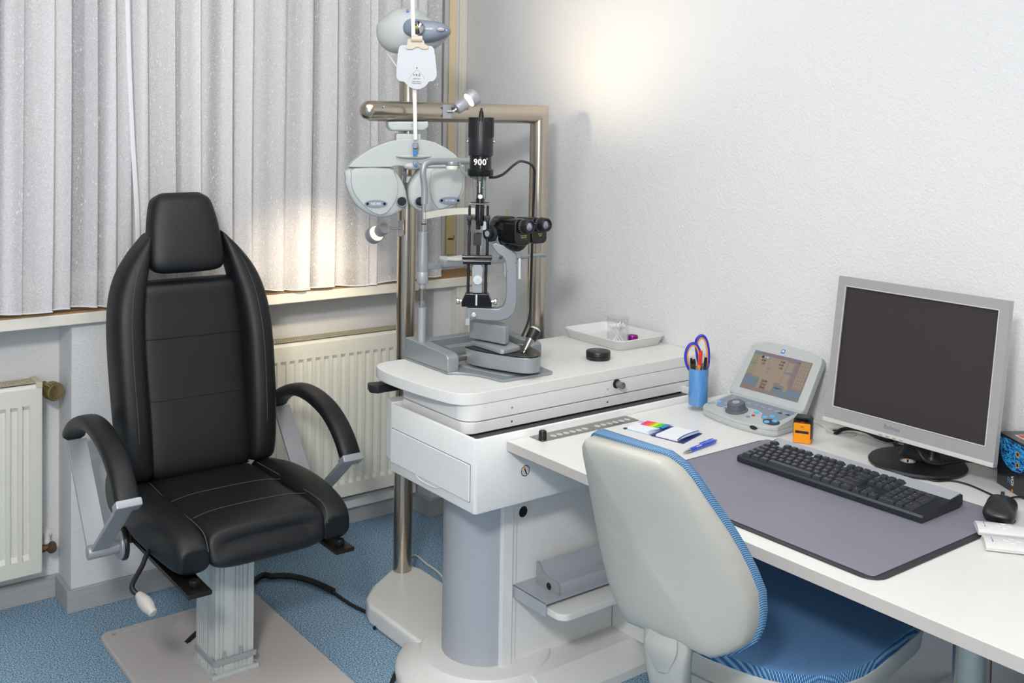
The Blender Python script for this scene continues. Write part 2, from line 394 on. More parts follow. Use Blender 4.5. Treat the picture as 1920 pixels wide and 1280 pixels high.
# skirting: follows the niches
b = B(); h = .07
for x0, x1, y in ((-1.6, .854, 3.43), (.84, 1.374, 3.287), (1.36, 2.17, 3.43), (2.155, 2.39, 3.307)):
    b.box(x0, x1, y, y+.014, 0, h, .002)
b.box(.84, .854, 3.30, 3.43, 0, h, .002); b.box(1.36, 1.374, 3.30, 3.43, 0, h, .002); b.box(2.155, 2.169, 3.32, 3.43, 0, h, .002)
struct('baseboard_front', b, m_basewood)
struct('baseboard_right', B().box(2.376, 2.39, -1.6, 3.307, 0, .07, .002), m_basewood)
b = B(); b.box(1.374, 2.155, 3.40, 3.445, .071, .115, .004)
struct('trim_1', b, m_white)
b = B()                                          # boxed pipes in the corner: narrow fluted cover
b.box(2.255, 2.385, 3.285, 3.32, .071, .886, .003)
for i in range(3): b.box(2.27+.034*i, 2.29+.034*i, 3.279, 3.285, .08, .88, .002)
struct('trim_2', b, m_winframe)
b = B(); b.box(2.352, 2.3885, 3.436, 3.4445, .925, 2.5, .002); b.box(2.362, 2.378, 3.433, 3.436, .93, 2.5, .001)
struct('trim_3', b, m_winframe)
# window with its sill
b = B()
for x0, x1 in ((-1.1, -1.04), (.55, .67), (2.205, 2.285)): b.box(x0, x1, 3.58, 3.64, .93, 2.32, .004)
b.box(-1.1, 2.285, 3.578, 3.642, .93, 1.0, .004); b.box(-1.1, 2.285, 3.578, 3.642, 2.25, 2.32, .004)
win = struct('window_1', b, m_winframe)
struct('window_pane', B().box(-1.04, 2.205, 3.60, 3.606, 1.0, 2.25), m_pane, win)
b = B(); b.box(-1.6, 2.389, 3.268, 3.60, .886, .920, .003)
sill = struct('window_sill', b, m_winframe, win)
struct('sill_top', B().box(-1.6, 2.389, 3.275, 3.60, .9205, .9245, .001), m_sillwood, win)

# ------------------------------------------------------------------ curtains: pleated voile hanging to the sill
def curtain(label, edges, loc):
    """edges: x of every sharp fold edge, left to right; the cloth runs forward to each edge, doubles back behind it and starts the next fold"""
    c = bpy.data.objects.new('t', None)
    path = []
    for i in range(len(edges)-1):
        x0, x1 = edges[i], edges[i+1]; w = x1-x0; back = .032 + .022*((i*37) % 5)/4; fwd_ = .012*((i*53) % 4)/3
        st = x0 - min(.55*w, .022 + .03*((i*29) % 4)/3)
        for j in range(9):
            t = j/8
            path.append((st+(x1-st)*t, 3.262+back*(1-t)**1.6 - fwd_*t + .006*sin(t*pi*2+i)))
        path.append((x1+.001, 3.262-fwd_+.006)); path.append((x1-.008, 3.262+.02))
    P = spline([(a, d, 0) for a, d in path], 2)
    zs = [.932, .945, .98, 1.05, 1.2, 1.4, 1.6, 1.8, 2.0, 2.2, 2.32]
    b = B(); rows = []
    for k, z in enumerate(zs):
        row = []; t = (z-.93)/1.4
        for i, p in enumerate(P):
            hem = .004*sin(p.x*23)+.005*sin(p.x*9+1)
            sway = .008*sin(p.x*7+t*2.2)*(1-t)
            row.append(b.bm.verts.new((p.x+sway, 3.255+(p.y-3.255)*(1.0+.15*(1-t)) - .012*(1-t), z+(hem+.002 if k < 3 else 0))))
        rows.append(row)
    for r0, r1 in zip(rows, rows[1:]):
        for i in range(len(P)-1): b.bm.faces.new([r0[i], r0[i+1], r1[i+1], r1[i]])
    hempts = [v.co.copy() for v in rows[0]]
    root = thing('curtain', label, 'curtain', loc)
    obj('voile', b, m_sheer, root, angle=180)
    obj('hem', B().tube(hempts, .0022, 6, sm=0), m_hem, root)
    return root, hempts
E1 = [-.9, -.78, -.69, -.55, -.44, -.3, -.2, -.08, .05, .16, .27, .36, .47, .56, .646, .709, .788, .838, .91, .962, 1.005]
E2 = [1.022, 1.062, 1.149, 1.231, 1.336, 1.41, 1.523, 1.62, 1.71, 1.846, 1.875, 1.965, 2.03, 2.085, 2.150]
c1, _ = curtain('left white sheer pleated curtain, its seam edge behind the black exam chair', E1, (.1, 3.26, .93))
obj('side_seam', B().tube([(.992, 3.245, 2.32), (.997, 3.243, 1.9), (1.012, 3.243, 1.5), (1.03, 3.24, 1.2), (1.035, 3.24, .95)], .004, 8, flat=(.007, .0015, (0, 1, 0))), m_hem, c1)
c2_, _ = curtain('right white sheer pleated curtain, between the exam chair and the steel pole', E2, (1.6, 3.26, .93))
t = thing('curtain_rail', 'white curtain rail under the ceiling along the window', 'rail', (.6, 3.30, 2.33))
obj('rail', B().box(-1.0, 2.28, 3.24, 3.30, 2.325, 2.36, .004), m_white, t)
obj('bracket', B().box(-.5, -.46, 3.28, 3.446, 2.33, 2.35), m_white, t); obj('bracket', B().box(1.6, 1.64, 3.28, 3.446, 2.33, 2.35), m_white, t)

# roller-shutter belt and its winder plate
t = thing('shutter_belt', 'tan roller shutter belt with brass plate beside the curtain end', 'belt', (2.32, 3.44, 1.0))
obj('belt', B().box(2.304, 2.336, 3.438, 3.4405, 1.05, 2.5), m_tan, t)
p = obj('winder_plate', B().prism([(x, z) for x, z in rrect(2.300, 2.340, .985, 1.14, .004)], 3.434, 3.4445, 'y', .002), m_winder, t)
obj('slot', B().box(2.308, 2.33, 3.4325, 3.434, 1.045, 1.050), m_ink, p)
obj('hook', B().tube([(2.322, 3.432, 1.045), (2.328, 3.424, 1.048), (2.33, 3.424, 1.062)], .002, 6), m_nickel, p)

# ------------------------------------------------------------------ radiators
def radiator(label, x0, x1, z0, z1, off, loc, valves):
    yf = 3.335; root = thing('radiator', label, 'radiator', loc, group='panel radiators under the window')
    b = B()                                          # front panel with pressed flutes
    pitch = .0333; xs = [x0]; k = int((x1-x0-.05)/pitch); s0 = x0+off
    cols = [(x0, 0)]
    x = s0
    while x+.026 < x1-.012:
        for dx, d in ((0, 0), (.002, .010), (.019, .006), (.0215, 0)): cols.append((x+dx, d))
        x += pitch
    cols.append((x1, 0))
    zz = [(z0, 0), (z0+.045, 0), (z0+.060, 1), (z1-.075, 1), (z1-.062, 0), (z1-.012, 0), (z1-.004, -.3), (z1, -.3)]
    g = [[b.bm.verts.new((x, yf+(d*f if f >= 0 else .004), z)) for x, d in cols] for z, f in zz]
    for r0, r1 in zip(g, g[1:]):
        for i in range(len(cols)-1): b.bm.faces.new([r0[i], r0[i+1], r1[i+1], r1[i]])
    b.box(x0, x1, yf+.014, yf+.018, z0, z1); b.box(x0, x1, yf+.001, yf+.016, z0-.002, z0+.003)
    obj('front_panel', b, m_cream, root, angle=25)
    obj('back_panel', B().box(x0+.01, x1-.01, yf+.066, yf+.08, z0+.01, z1-.02, .004), m_cream, root)
    b = B(); n = int((x1-x0-.03)/.0085)
    for i in range(n): b.box(x0+.015+i*.0085, x0+.0185+i*.0085, yf+.014, yf+.082, z1-.004, z1+.001)
    for y in (.014, .034, .056, .078): b.box(x0+.012, x1-.012, yf+y, yf+y+.004, z1-.003, z1+.002)
    obj('top_grille', b, m_grille, root, smooth=False)
    obj('convector_core', B().box(x0+.012, x1-.012, yf+.03, yf+.055, z0+.03, z1-.03), m_dark, root)
    for xa in (x0-.004, x1-.004):
        obj('side_cover', B().box(xa, xa+.008, yf+.001, yf+.083, z0, z1+.004, .002), m_cream, root)
        obj('corner_cap', B().box(xa-.01 if xa > x0+.1 else xa, xa+.008 if xa > x0+.1 else xa+.018, yf-.002, yf+.085, z1-.012, z1+.006, .002), m_creamcap, root)
    for xb in (x0+.12, x1-.12): obj('wall_bracket', B().box(xb, xb+.03, yf+.075, 3.442, z0+.1, z1-.1), m_cream, root)
    if valves:
        v = obj('thermostat_valve', B().cyl((x1+.003, 3.375, z1-.032), (x1+.033, 3.375, z1-.032), .013, 12).cyl((x1+.026, 3.392, z1-.032), (x1+.032, 3.437, z1-.026), .009), m_brass2, root)
        k = B(); ax = Vector((.28, -.96, -.05)).normalized(); c = Vector((x1+.034, 3.365, z1-.030))
        k.lathe([(.012, -.012), (.024, -.008), (.027, 0), (.026, .030), (.024, .034), (.006, .036)], c, ax, 48)
        for i in range(20):
            u = ax.orthogonal().normalized(); w = ax.cross(u); a = 2*pi*i/20; d = u*cos(a)+w*sin(a)
            k.obox(c+ax*.016+d*.0265, d, ax, d.cross(ax), .0015, .014, .0022)
        kn = obj('thermostat_head', k, m_brass, v)
        kd = B()
        for i in range(7):
            a = -1.9+i*.62; kd.obox(c+ax*.0365+(u*cos(a)+w*sin(a))*.018, (u*cos(a)+w*sin(a)), (w*cos(a)-u*sin(a)), ax, .002, .0006, .0004)
        obj('dial_mark', kd, m_ink, v, smooth=False)
        r = obj('return_valve', B().cyl((x1+.003, 3.375, z0+.055), (x1+.02, 3.375, z0+.055), .013, 8).cyl((x1+.018, 3.375, z0+.055), (x1+.045, 3.375, z0+.055), .010).cyl((x1+.038, 3.36, z0+.05), (x1+.042, 3.385, z0+.058), .014, 16, .003), m_brass2, root)
        obj('pipe', B().cyl((x1+.03, 3.38, z0+.06), (x1+.038, 3.434, z0+.079), .010).cyl((x1+.036, 3.425, z0+.079), (x1+.036, 3.442, z0+.079), .016), m_white, r)
    return root
radiator('cream panel radiator at the left picture edge, with a brass thermostat knob', -.22, .776, .13, .705, .012, (.28, 3.37, .13), True)
radiator('cream panel radiator between the exam chair and the steel pole', 1.40, 2.105, .148, .733, .02, (1.75, 3.37, .148), False)

# ================================================================== black examination chair (faces the camera side of the room)
cx = 1.125
ch = thing('examination_chair', 'black leather reclining examination chair on a grey floor plate', 'chair', (cx, 2.7, 0))
obj('base_plate', B().prism(rrect(.872, 1.347, 2.22, 3.075, .03), 0, .018, 'z', .004), m_baseplate, ch)
s = obj('type_label', B().box(.935, 1.005, 3.035, 3.055, .0182, .0186), m_alu, root_of(ch)); s['label'] = 'worn silver type label'
obj('cover_cap', B().cyl((.905, 3.045, .018), (.905, 3.045, .0195), .006), m_silver, ch)
# lifting column: extruded aluminium with grooves
def grooved(x0, x1, y0, y1, gs, d=.004):
    p = [(x0, y0)]
    for g in gs: X = x0+(x1-x0)*g; p += [(X-.003, y0), (X-.002, y0+d), (X+.002, y0+d), (X+.003, y0)]
    p.append((x1, y0))
    for g in gs: Y = y0+(y1-y0)*g; p += [(x1, Y-.003), (x1-d, Y-.002), (x1-d, Y+.002), (x1, Y+.003)]
    p.append((x1, y1)); p.append((x0, y1))
    for g in reversed(gs): Y = y0+(y1-y0)*g; p += [(x0, Y+.003), (x0+d, Y+.002), (x0+d, Y-.002), (x0, Y-.003)]
    return p
obj('column', B().prism(grooved(1.052, 1.160, 2.648, 2.76, (.1, .2, .5, .6, .7, .82)), .02, .365, 'z'), m_alu, ch, smooth=False)
obj('column_sleeve', B().prism(grooved(1.045, 1.152, 2.675, 2.768, (.2, .35, .5, .65, .8), .003), .02, .34, 'z'), m_alu, ch, smooth=False)
obj('column_flange', B().box(1.040, 1.172, 2.635, 2.775, .018, .030, .002), m_alu, ch)
b = B()
for pts in [((1.048, 2.642), (1.166, 2.642), (1.166, 2.646), (1.048, 2.646)), ((1.044, 2.645), (1.049, 2.645), (1.044, 2.765), (1.039, 2.765)), ((1.162, 2.645), (1.166, 2.645), (1.166, 2.765), (1.162, 2.765))]:
    b.prism(list(pts), .052, .066, 'z')
for X in (1.075, 1.12): b.box(X, X+.006, 2.642, 2.646, .066, .084)
obj('strap', b, m_silver, ch, smooth=False)
for sx in (1.05, 1.162): obj('screw', B().cyl((sx, 2.643, .03), (sx, 2.643, .033), .004, 12), m_chrome, ch)
# under-frame
fr = obj('seat_frame', B().box(.95, 1.30, 2.62, 2.93, .362, .385, .004).box(.89, .95, 2.41, 2.95, .362, .374, .003).box(1.30, 1.355, 2.44, 2.95, .362, .374, .003), m_dark, ch)
for sx, sy in ((.92, 2.45), (1.325, 2.47)): obj('bolt', B().cyl((sx, sy, .374), (sx, sy, .392), .013, 12, .003), m_blackm, fr)
# seat: centre cushion and two bolsters
V = Vector
obj('seat_cushion', B().loft([
    ((cx, 2.468, .436), (.115, 0, 0), (0, .012, .018)),
    ((cx, 2.470, .434), (.152, 0, 0), (0, .012, .038)),
    ((cx, 2.492, .438), (.160, 0, 0), (0, .006, .050)),
    ((cx, 2.56, .442), (.163, 0, 0), (0, 0, .052)),
    ((cx, 2.70, .440), (.164, 0, 0), (0, 0, .048)),
    ((cx, 2.90, .440), (.165, 0, 0), (0, 0, .048)),
    ((cx, 2.99, .440), (.155, 0, 0), (0, 0, .040))], 44, 5, 4.5), m_leather, ch)
for sgn in (-1, 1):
    obj('seat_bolster', B().loft([
        ((cx+sgn*.192, 2.474, .424), (.026, 0, 0), (0, .0, .016)),
        ((cx+sgn*.194, 2.480, .426), (.040, 0, 0), (0, .0, .034)),
        ((cx+sgn*.200, 2.53, .436), (.048, 0, 0), (0, 0, .050)),
        ((cx+sgn*.206, 2.66, .444), (.053, 0, 0), (0, 0, .058)),
        ((cx+sgn*.206, 2.82, .442), (.050, 0, 0), (0, 0, .058)),
        ((cx+sgn*.190, 2.95, .438), (.038, 0, 0), (0, 0, .048))], 28, 5, 2.9), m_leather, ch)
    obj('seam', B().tube([(cx+sgn*.163, 2.468, .444), (cx+sgn*.166, 2.49, .480), (cx+sgn*.167, 2.56, .490), (cx+sgn*.167, 2.72, .487), (cx+sgn*.160, 2.92, .485)], .0012, 6), m_seam, ch)
for yy, zz in ((2.60, .4945), (2.76, .4882)):
    obj('seam', B().tube([(cx-.158, yy-.01, zz-.006), (cx-.1, yy, zz), (cx, yy+.006, zz), (cx+.1, yy, zz), (cx+.158, yy-.01, zz-.006)], .0008, 6), m_seam, ch)
# backrest
def by(z): return 2.925+.20*(z-.5)
obj('backrest', B().loft([
    ((cx, by(.49)+.045, .478), (.12, 0, 0), (0, .018, 0)),
    ((cx, by(.50)+.042, .492), (.150, 0, 0), (0, .040, 0)),
    ((cx, by(.56)+.040, .56), (.158, 0, 0), (0, .044, 0)),
    ((cx, by(.75)+.045, .75), (.160, 0, 0), (0, .042, 0)),
    ((cx, by(.95)+.045, .95), (.160, 0, 0), (0, .042, 0)),
    ((cx, by(1.0)+.045, 1.012), (.158, 0, 0), (0, .040, 0)),
    ((cx, by(1.0)+.050, 1.030), (.145, 0, 0), (0, .022, 0))], 44, 5, 5), m_leather, ch)
for zz in (.700, .872):
    obj('seam', B().tube([(cx-.153, by(zz)+.0125, zz-.002), (cx-.145, by(zz)+.0075, zz), (cx-.12, by(zz)+.0025, zz), (cx-.07, by(zz)+.0006, zz), (cx, by(zz)+.0002, zz), (cx+.07, by(zz)+.0006, zz), (cx+.12, by(zz)+.0025, zz), (cx+.145, by(zz)+.0075, zz), (cx+.153, by(zz)+.0125, zz-.002)], .0015, 6), m_ink, ch)
cb_ = cx-.004
for sgn in (-1, 1):
    obj('back_bolster', B().loft([
        ((cb_+sgn*.180, by(.50)+.03, .490), (.030, 0, 0), (0, .035, .0)),
        ((cb_+sgn*.184, by(.52)+.025, .520), (.042, 0, 0), (0, .055, 0)),
        ((cb_+sgn*.190, by(.66)+.018, .66), (.046, 0, 0), (0, .066, 0)),
        ((cb_+sgn*.194, by(.85)+.018, .85), (.046, 0, 0), (0, .068, 0)),
        ((cb_+sgn*.186, by(.97)+.022, .97), (.046, 0, 0), (0, .064, 0)),
        ((cb_+sgn*.164, by(1.06)+.026, 1.06), (.044, 0, -sgn*.010), (0, .056, 0)),
        ((cb_+sgn*.137, by(1.12)+.030, 1.125), (.030, 0, -sgn*.014), (0, .046, 0)),
        ((cb_+sgn*.116, by(1.16)+.034, 1.162), (.012, 0, -sgn*.010), (0, .034, 0))], 28, 5, 2.8), m_leather, ch)
    obj('seam', B().tube([(cb_+sgn*.186, by(.53)-.030, .53), (cb_+sgn*.191, by(.66)-.0485, .66), (cb_+sgn*.195, by(.85)-.0505, .85), (cb_+sgn*.187, by(.97)-.0425, .97), (cb_+sgn*.166, by(1.06)-.0305, 1.06), (cb_+sgn*.140, by(1.12)-.016, 1.12)], .0009, 6), m_seam, ch)
obj('headrest', B().loft([
    ((cx-.010, by(1.06)+.030, 1.056), (.080, 0, 0), (0, .018, .004)),
    ((cx-.010, by(1.06)+.022, 1.068), (.106, 0, 0), (0, .040, .006)),
    ((cx-.010, by(1.1)+.016, 1.099), (.114, 0, 0), (0, .048, .004)),
    ((cx-.010, by(1.17)+.020, 1.169), (.108, 0, 0), (0, .046, 0)),
    ((cx-.010, by(1.23)+.026, 1.229), (.098, 0, 0), (0, .044, 0)),
    ((cx-.010, by(1.27)+.032, 1.266), (.086, 0, 0), (0, .040, -.004)),
    ((cx-.010, by(1.28)+.040, 1.282), (.062, 0, 0), (0, .026, -.006))], 44, 5, 3.6), m_leather, ch)
obj('headrest_bar', B().cyl((cx-.135, by(1.13)+.045, 1.130), (cx+.12, by(1.13)+.045, 1.130), .007, 14), m_dark, ch)
obj('backrest_shell', B().prism([(by(.46)+.082, .46), (by(.98)+.082, .98), (by(.98)+.095, .98), (by(.46)+.095, .46)], cx-.17, cx+.17, 'x', .004), m_blackp, ch)
# armrests: two flat bars in a V, pivot with disc, curved pad with metal end cap
def arm(xa, inner):
    d = 1 if inner > xa else -1
    def bar(p, q, w0, w1, hx=.027):
        p = V((0, p[0], p[1])); q = V((0, q[0], q[1])); t = (q-p).normalized(); n = V((0, -t.z, t.y))
        pts = [p+n*w0, p-n*w0, q-n*w1, q+n*w1]
        return B().prism([(v.y, v.z) for v in pts], xa-hx, xa+hx, 'x', .002)
    ar = obj('armrest', bar((3.085, .592), (2.875, .350), .006, .006), m_silver, ch); ar['label'] = 'grey metal armrest frame'
    obj('front_strut', bar((2.625, .548), (2.862, .350), .006, .006, .023), m_silver, ar)
    obj('pivot', B().cyl((xa-.03*d, 2.865, .348), (xa+.055*d, 2.865, .348), .019, 24, .003), m_silver, ar)
    obj('pivot_disc', B().cyl((xa+.050*d, 2.865, .352), (xa+.058*d, 2.865, .352), .040, 32, .002), m_silver, ar)
    obj('pivot_disc', B().cyl((xa+.058*d, 2.865, .352), (xa+.070*d, 2.865, .352), .044, 32, .003), m_blackp, ar)
    obj('mount', B().box(min(xa+.07*d, xa+.16*d), max(xa+.07*d, xa+.16*d), 2.84, 2.90, .355, .41, .008), m_blackp, ar)
    pad = [(3.128, .590), (3.115, .618), (3.06, .655), (2.97, .685), (2.87, .690), (2.77, .672), (2.70, .640), (2.65, .600), (2.618, .560)]
    pts = spline([(xa, y, z) for y, z in pad], 5); rs = []
    for i, p in enumerate(pts):
        t = (pts[min(i+1, len(pts)-1)]-pts[max(i-1, 0)]).normalized(); n = V((0, -t.z, t.y)); n = n if n.z > 0 else -n
        k = min(1, (i+1)/4); w = .031*k**.5; h = .019*k**.5; ring = []
        for j in range(20):
            a = 2*pi*j/20; ca, sa = cos(a), sin(a)
            ring.append(p - n*.012 + V((1, 0, 0))*w*abs(ca)**.7*(1 if ca >= 0 else -1) + n*h*abs(sa)**.7*(1 if sa >= 0 else -1))
        rs.append(ring)
    obj('arm_pad', B().rings(rs), m_leather, ar)
    t = (pts[-1]-pts[-3]).normalized(); n = V((0, -t.z, t.y)); n = n if n.z > 0 else -n
    obj('end_cap', B().obox(pts[-1]-n*.012+t*.010, (1, 0, 0), n, t, .033, .020, .011, .005), m_silver, ar)
arm(.812, 1.0); arm(1.440, 1.2)
# side pad seen behind the left armrest
kc_ = V((0.8729,2.965,0.4648))
obj('recline_knob', B().cyl(kc_+V((.03, 0, 0)), kc_, .060, 40, .006).cyl(kc_+V((.03, 0, 0)), (.96, kc_.y, kc_.z), .02, 20), m_blackp, ch)
# crank lever
lv = obj('crank_lever', B().tube([(.935, 2.70, .378), (0.8744,2.64,0.4093), (0.8447,2.61,0.3859), (0.813,2.58,0.363), (0.8083,2.565,0.3524), (0.8169,2.555,0.3433)], .0065, 10), m_rubber, ch)
hp = V((0.8175,2.553,0.3452)); hq = V((0.8308,2.51,0.3223)); hd = (hq-hp)
obj('lever_handle', B().lathe([(.008, 0), (.011, .006), (.017, .028), (.0165, .045), (.012, .06), (.0115, .066), (.009, .069)], hp, hd, 24), m_handle, lv)
cb = thing('power_cable', 'thick ribbed black power cable from the exam chair to the white foot', 'cable', (1.5, 2.9, .01))
b = B(); cpts = [(1.06, 2.88, .014), (1.12, 2.93, .016), (1.3896,3.1556,0.015), (1.4419,3.148,0.015), (1.4916,3.113,0.015), (1.527,3.0491,0.015), (1.5464,2.9932,0.013), (1.5575,2.9413,0.012)]
b.tube(cpts, .0095, 12)
for p in spline(cpts, 9): b.lathe([(.0102, -.0015), (.0108, 0), (.0102, .0015)], p, (1, -.2, 0), 12)
obj('corrugated_sleeve', b, m_rubber, cb)
obj('cord', B().tube([(1.5561,2.9569,0.01), (1.5618,2.8609,0.007), (1.5778,2.7711,0.007), (1.6,2.6964,0.007), (1.548, 2.665, .006)], .0055, 8), m_rubber, cb)
obj('cord', B().tube([(1.5604,2.9578,0.012), (1.559,2.8976,0.004), (1.5679,2.8204,0.004), (1.594,2.7503,0.004)], .0028, 8), m_white, cb, label='thin white cord')
single('power_cable', B().tube([(1.5128,2.4367,0.006), (1.4782,2.4164,0.006), (1.4437,2.384,0.006), (1.4209,2.3514,0.006), (1.3997,2.2727,0.006)], .006, 8), m_rubber, 'short black cable curling on the carpet by the round white foot', 'cable', (1.4437,2.384,0.006))
single('power_cable', B().tube([(1.80, 2.95, .004), (1.9194,3.0453,0.004), (1.921,2.9587,0.004), (1.9143,2.866,0.004), (1.87, 2.72, .004)], .0035, 8), m_cream, 'thin cream cable on the carpet behind the steel pole', 'cable', (1.83, 2.9, .004))

# ================================================================== instrument unit: foot, column, drawer box, sliding table, steel poles
un = thing('refraction_unit', 'white ophthalmic refraction unit with drawer box, sliding table top and steel poles', 'medical table', (1.75, 2.30, 0))
# foot: arm running back to the pole, round nose under the column, arm running right
fa = [(1.555, 2.40), (1.552, 2.70), (1.570, 2.755), (1.625, 2.815), (1.735, 2.885), (1.775, 2.893), (1.808, 2.875), (1.822, 2.83), (1.822, 2.40)]
b = B().prism(fa, 0, .060, 'z', .012, 3)
obj('base', b, m_white, un)
b = B()
cxs, cys = 1.685, 2.292
b.lathe([(.248, 0), (.248, .022), (.240, .034), (.200, .052), (.184, .058), (.176, .066), (.155, .068)], (cxs, cys, 0), (0, 0, 1), 72)
obj('base_nose', b, m_white, un)
b = B().prism([(1.70, 2.025), (2.36, 2.025), (2.36, 2.555), (1.70, 2.555)], 0, .034, 'z', .006).prism([(1.68, 2.10), (2.34, 2.10), (2.34, 2.48), (1.68, 2.48)], .034, .0605, 'z', .01)
b2 = B(); t = [(2.02, .0), (2.02, .03), (2.10, .0605), (2.52, .0605), (2.56, .03), (2.56, 0)]
b2.prism([(y, z) for y, z in t], 1.70, 2.37, 'x', .004)
b.bm.free(); obj('base_arm', b2, m_white, un)
# column: half-round grey cover, cabinet body, trim board
pts = [(1.685+.118*cos(R(a)), 2.298+.118*sin(R(a))) for a in range(90, 271, 6)] + [(1.70, 2.18), (1.70, 2.416)]
obj('column_cover', B().prism(pts, .066, .552, 'z'), m_greycol, un)
cab = obj('cabinet', B().box(1.70, 2.06, 2.184, 2.42, .060, .552, .002), m_enamel, un)
obj('trim_board', B().box(1.650, 1.684, 2.172, 2.20, .062, .552, .002), m_enamel, un)
obj('trim_board', B().box(1.684, 1.701, 2.179, 2.20, .062, .552, .0015), m_enamel, un)
hx, hz = (1.7239,0.4689)
p = obj('port_ring', B().lathe([(.0190, 0), (.0190, .003), (.0160, .0035), (.0150, .001)], (hx, 2.1845, hz), (0, -1, 0), 32, cap=False), m_enamel, cab)
obj('port_hole', B().lathe([(.0152, 0), (.0152, .0008)], (hx, 2.1842, hz), (0, -1, 0), 32), m_ink, cab)
obj('side_fin', B().prism([(2.02, .060), (2.184, .060), (2.184, .552), (2.10, .552), (2.02, .18)], 2.06, 2.078, 'x', .002), m_enamel, un)
# drawer box
x0, x1, y0, y1, z0, z1 = 1.475, 2.30, 2.060, 2.466, .550, .737
rs = []
for ins, z in ((.006, z0), (.0015, z0+.0015), (0, z0+.006), (0, z1-.002), (.001, z1-.0005), (.002, z1), (.0075, z1), (.0085, z1-.001), (.0085, .717)):
    rs.append([(u, w, z) for u, w in rrect(x0+ins, x1-ins, y0+ins, y1-ins, .009-ins*.6, 5)])
hb = obj('housing', B().rings(rs), m_enamel, un)
obj('housing_floor', B().box(x0+.010, x1-.010, y0+.010, y1-.010, .7172, .7185), m_dark, hb)
obj('rear_chamfer', B().prism([(x0+.001, y1-.004), (x0+.012, y1+.042), (x0+.12, y1+.042), (x0+.12, y1-.004)], z0+.028, z1+.003, 'z', .002), m_enamel, hb)
dr = obj('drawer', B().prism([(y, z) for y, z in rrect(2.081, 2.455, .5785, .670, .002)], x0-.0045, x0+.004, 'x', .0015), m_enamel, un)
obj('drawer_gap', B().prism([(y, z) for y, z in rrect(2.079, 2.457, .5765, .672, .003)], x0-.0006, x0+.004, 'x'), m_greytext, dr)
obj('finger_notch', B().tube([(x0-.002, 2.325, .578), (x0-.003, 2.31, .571), (x0-.003, 2.27, .569), (x0-.003, 2.23, .571), (x0-.002, 2.215, .578)], .0018, 8), m_enamel, dr)
def badge(parent, c, u, v, rad):
    """round supplier badge: black ring, orange tab, dark diagonal bar"""
    c = V(c); u = V(u).normalized(); v = V(v).normalized(); n = u.cross(v)
    P = lambda a, d, k: c+u*a*rad+v*d*rad+n*k
    def flat(poly, k0, k1):
        b = B(); lo = [b.bm.verts.new(P(a, d, k0)) for a, d in poly]; hi = [b.bm.verts.new(P(a, d, k1)) for a, d in poly]
        q = [b.bm.faces.new(lo[::-1]), b.bm.faces.new(hi)] + [b.bm.faces.new([lo[i], lo[(i+1) % len(lo)], hi[(i+1) % len(lo)], hi[i]]) for i in range(len(lo))]
        bmesh.ops.recalc_face_normals(b.bm, faces=q); return b
    bd = obj('badge', flat(circ(0, 0, 1), 0, .0003), m_whiteink, parent, label='round white badge with black rim')
    b = B(); N = 40
    vs = [[b.bm.verts.new(P(r*cos(2*pi*i/N), r*sin(2*pi*i/N), .0004)) for i in range(N)] for r in (.80, .95)]
    for i in range(N): b.bm.faces.new([vs[0][i], vs[0][(i+1) % N], vs[1][(i+1) % N], vs[1][i]])
    obj('rim', b, m_ink, bd, smooth=False)
    rot = lambda pts, a: [(x*cos(R(a))-y*sin(R(a)), x*sin(R(a))+y*cos(R(a))) for x, y in pts]
    obj('bar', flat(rot([(-.14, -.72), (.14, -.72), (.14, .42), (-.14, .42)], 24), .0004, .0005), m_ink, bd, smooth=False)
    obj('tab', flat(rot([(-.2, .42), (.2, .42), (.2, .92), (-.2, .92)], 24), .0005, .0007), m_orange, bd, smooth=False)
    b = B()
    for x in (-.5, .5):
        for k in range(4):
            q = rot([(x-.2, -.42+k*.24), (x+.2, -.42+k*.24), (x+.2, -.34+k*.24), (x-.2, -.34+k*.24)], 24); b.add(flat(q, .0004, .0005))
    obj('fine_print', b, m_greytext, bd, smooth=False)
badge(hb, (1.6313,2.0598,0.6324), (1, 0, 0), (0, 0, 1), .0150)
# table: two apron trays and the top
def apron(x0, y0, y1, z0, z1, r):
    p = [(x0+r-r*cos(R(a)), y0+r-r*sin(R(a))) for a in range(0, 91, 10)]
    return B().prism(p+[(2.372, y0), (2.372, y1), (x0, y1)], z0, z1, 'z', .002)
obj('lower_tray', apron(1.508, 2.147, 2.452, .7205, .7485, .03), m_enamel, un)
obj('upper_tray', apron(1.508, 2.147, 2.452, .7510, .7935, .05), m_enamel, un)
obj('slide_rail', B().box(1.56, 2.28, 2.20, 2.42, .7186, .7600), m_dark, un)
for X in (1.652, 1.99):
    for Z_ in (.771, .7345): obj('screw', B().cyl((X, 2.1475, Z_), (X, 2.1462, Z_), .0028, 12), m_chrome, un)
kx, kz = (2.0231,0.7819)
k = obj('lock_knob', B().cyl((kx, 2.147, kz), (kx, 2.118, kz), .0095, 24, .002), m_nickel, un); obj('collar', B().cyl((kx, 2.1475, kz), (kx, 2.144, kz), .013, 24), m_ink, k)
top = [(2.386, 2.146), (1.56, 2.146), (1.530, 2.150), (1.505, 2.165), (1.487, 2.195), (1.476, 2.25), (1.466, 2.32), (1.459, 2.40), (1.458, 2.46), (1.463, 2.51), (1.474, 2.545), (1.495, 2.567), (1.525, 2.576), (2.386, 2.576)]
obj('table_top', B().prism(top, .794, .825, 'z', .0025), m_white, un)
hpz = .765
b = B().prism([(1.452, 2.555), (1.44, 2.52), (1.455, 2.50), (1.56, 2.50), (1.56, 2.53)], .758, .780, 'z', .004)
obj('release_handle', b, m_blackp, un)
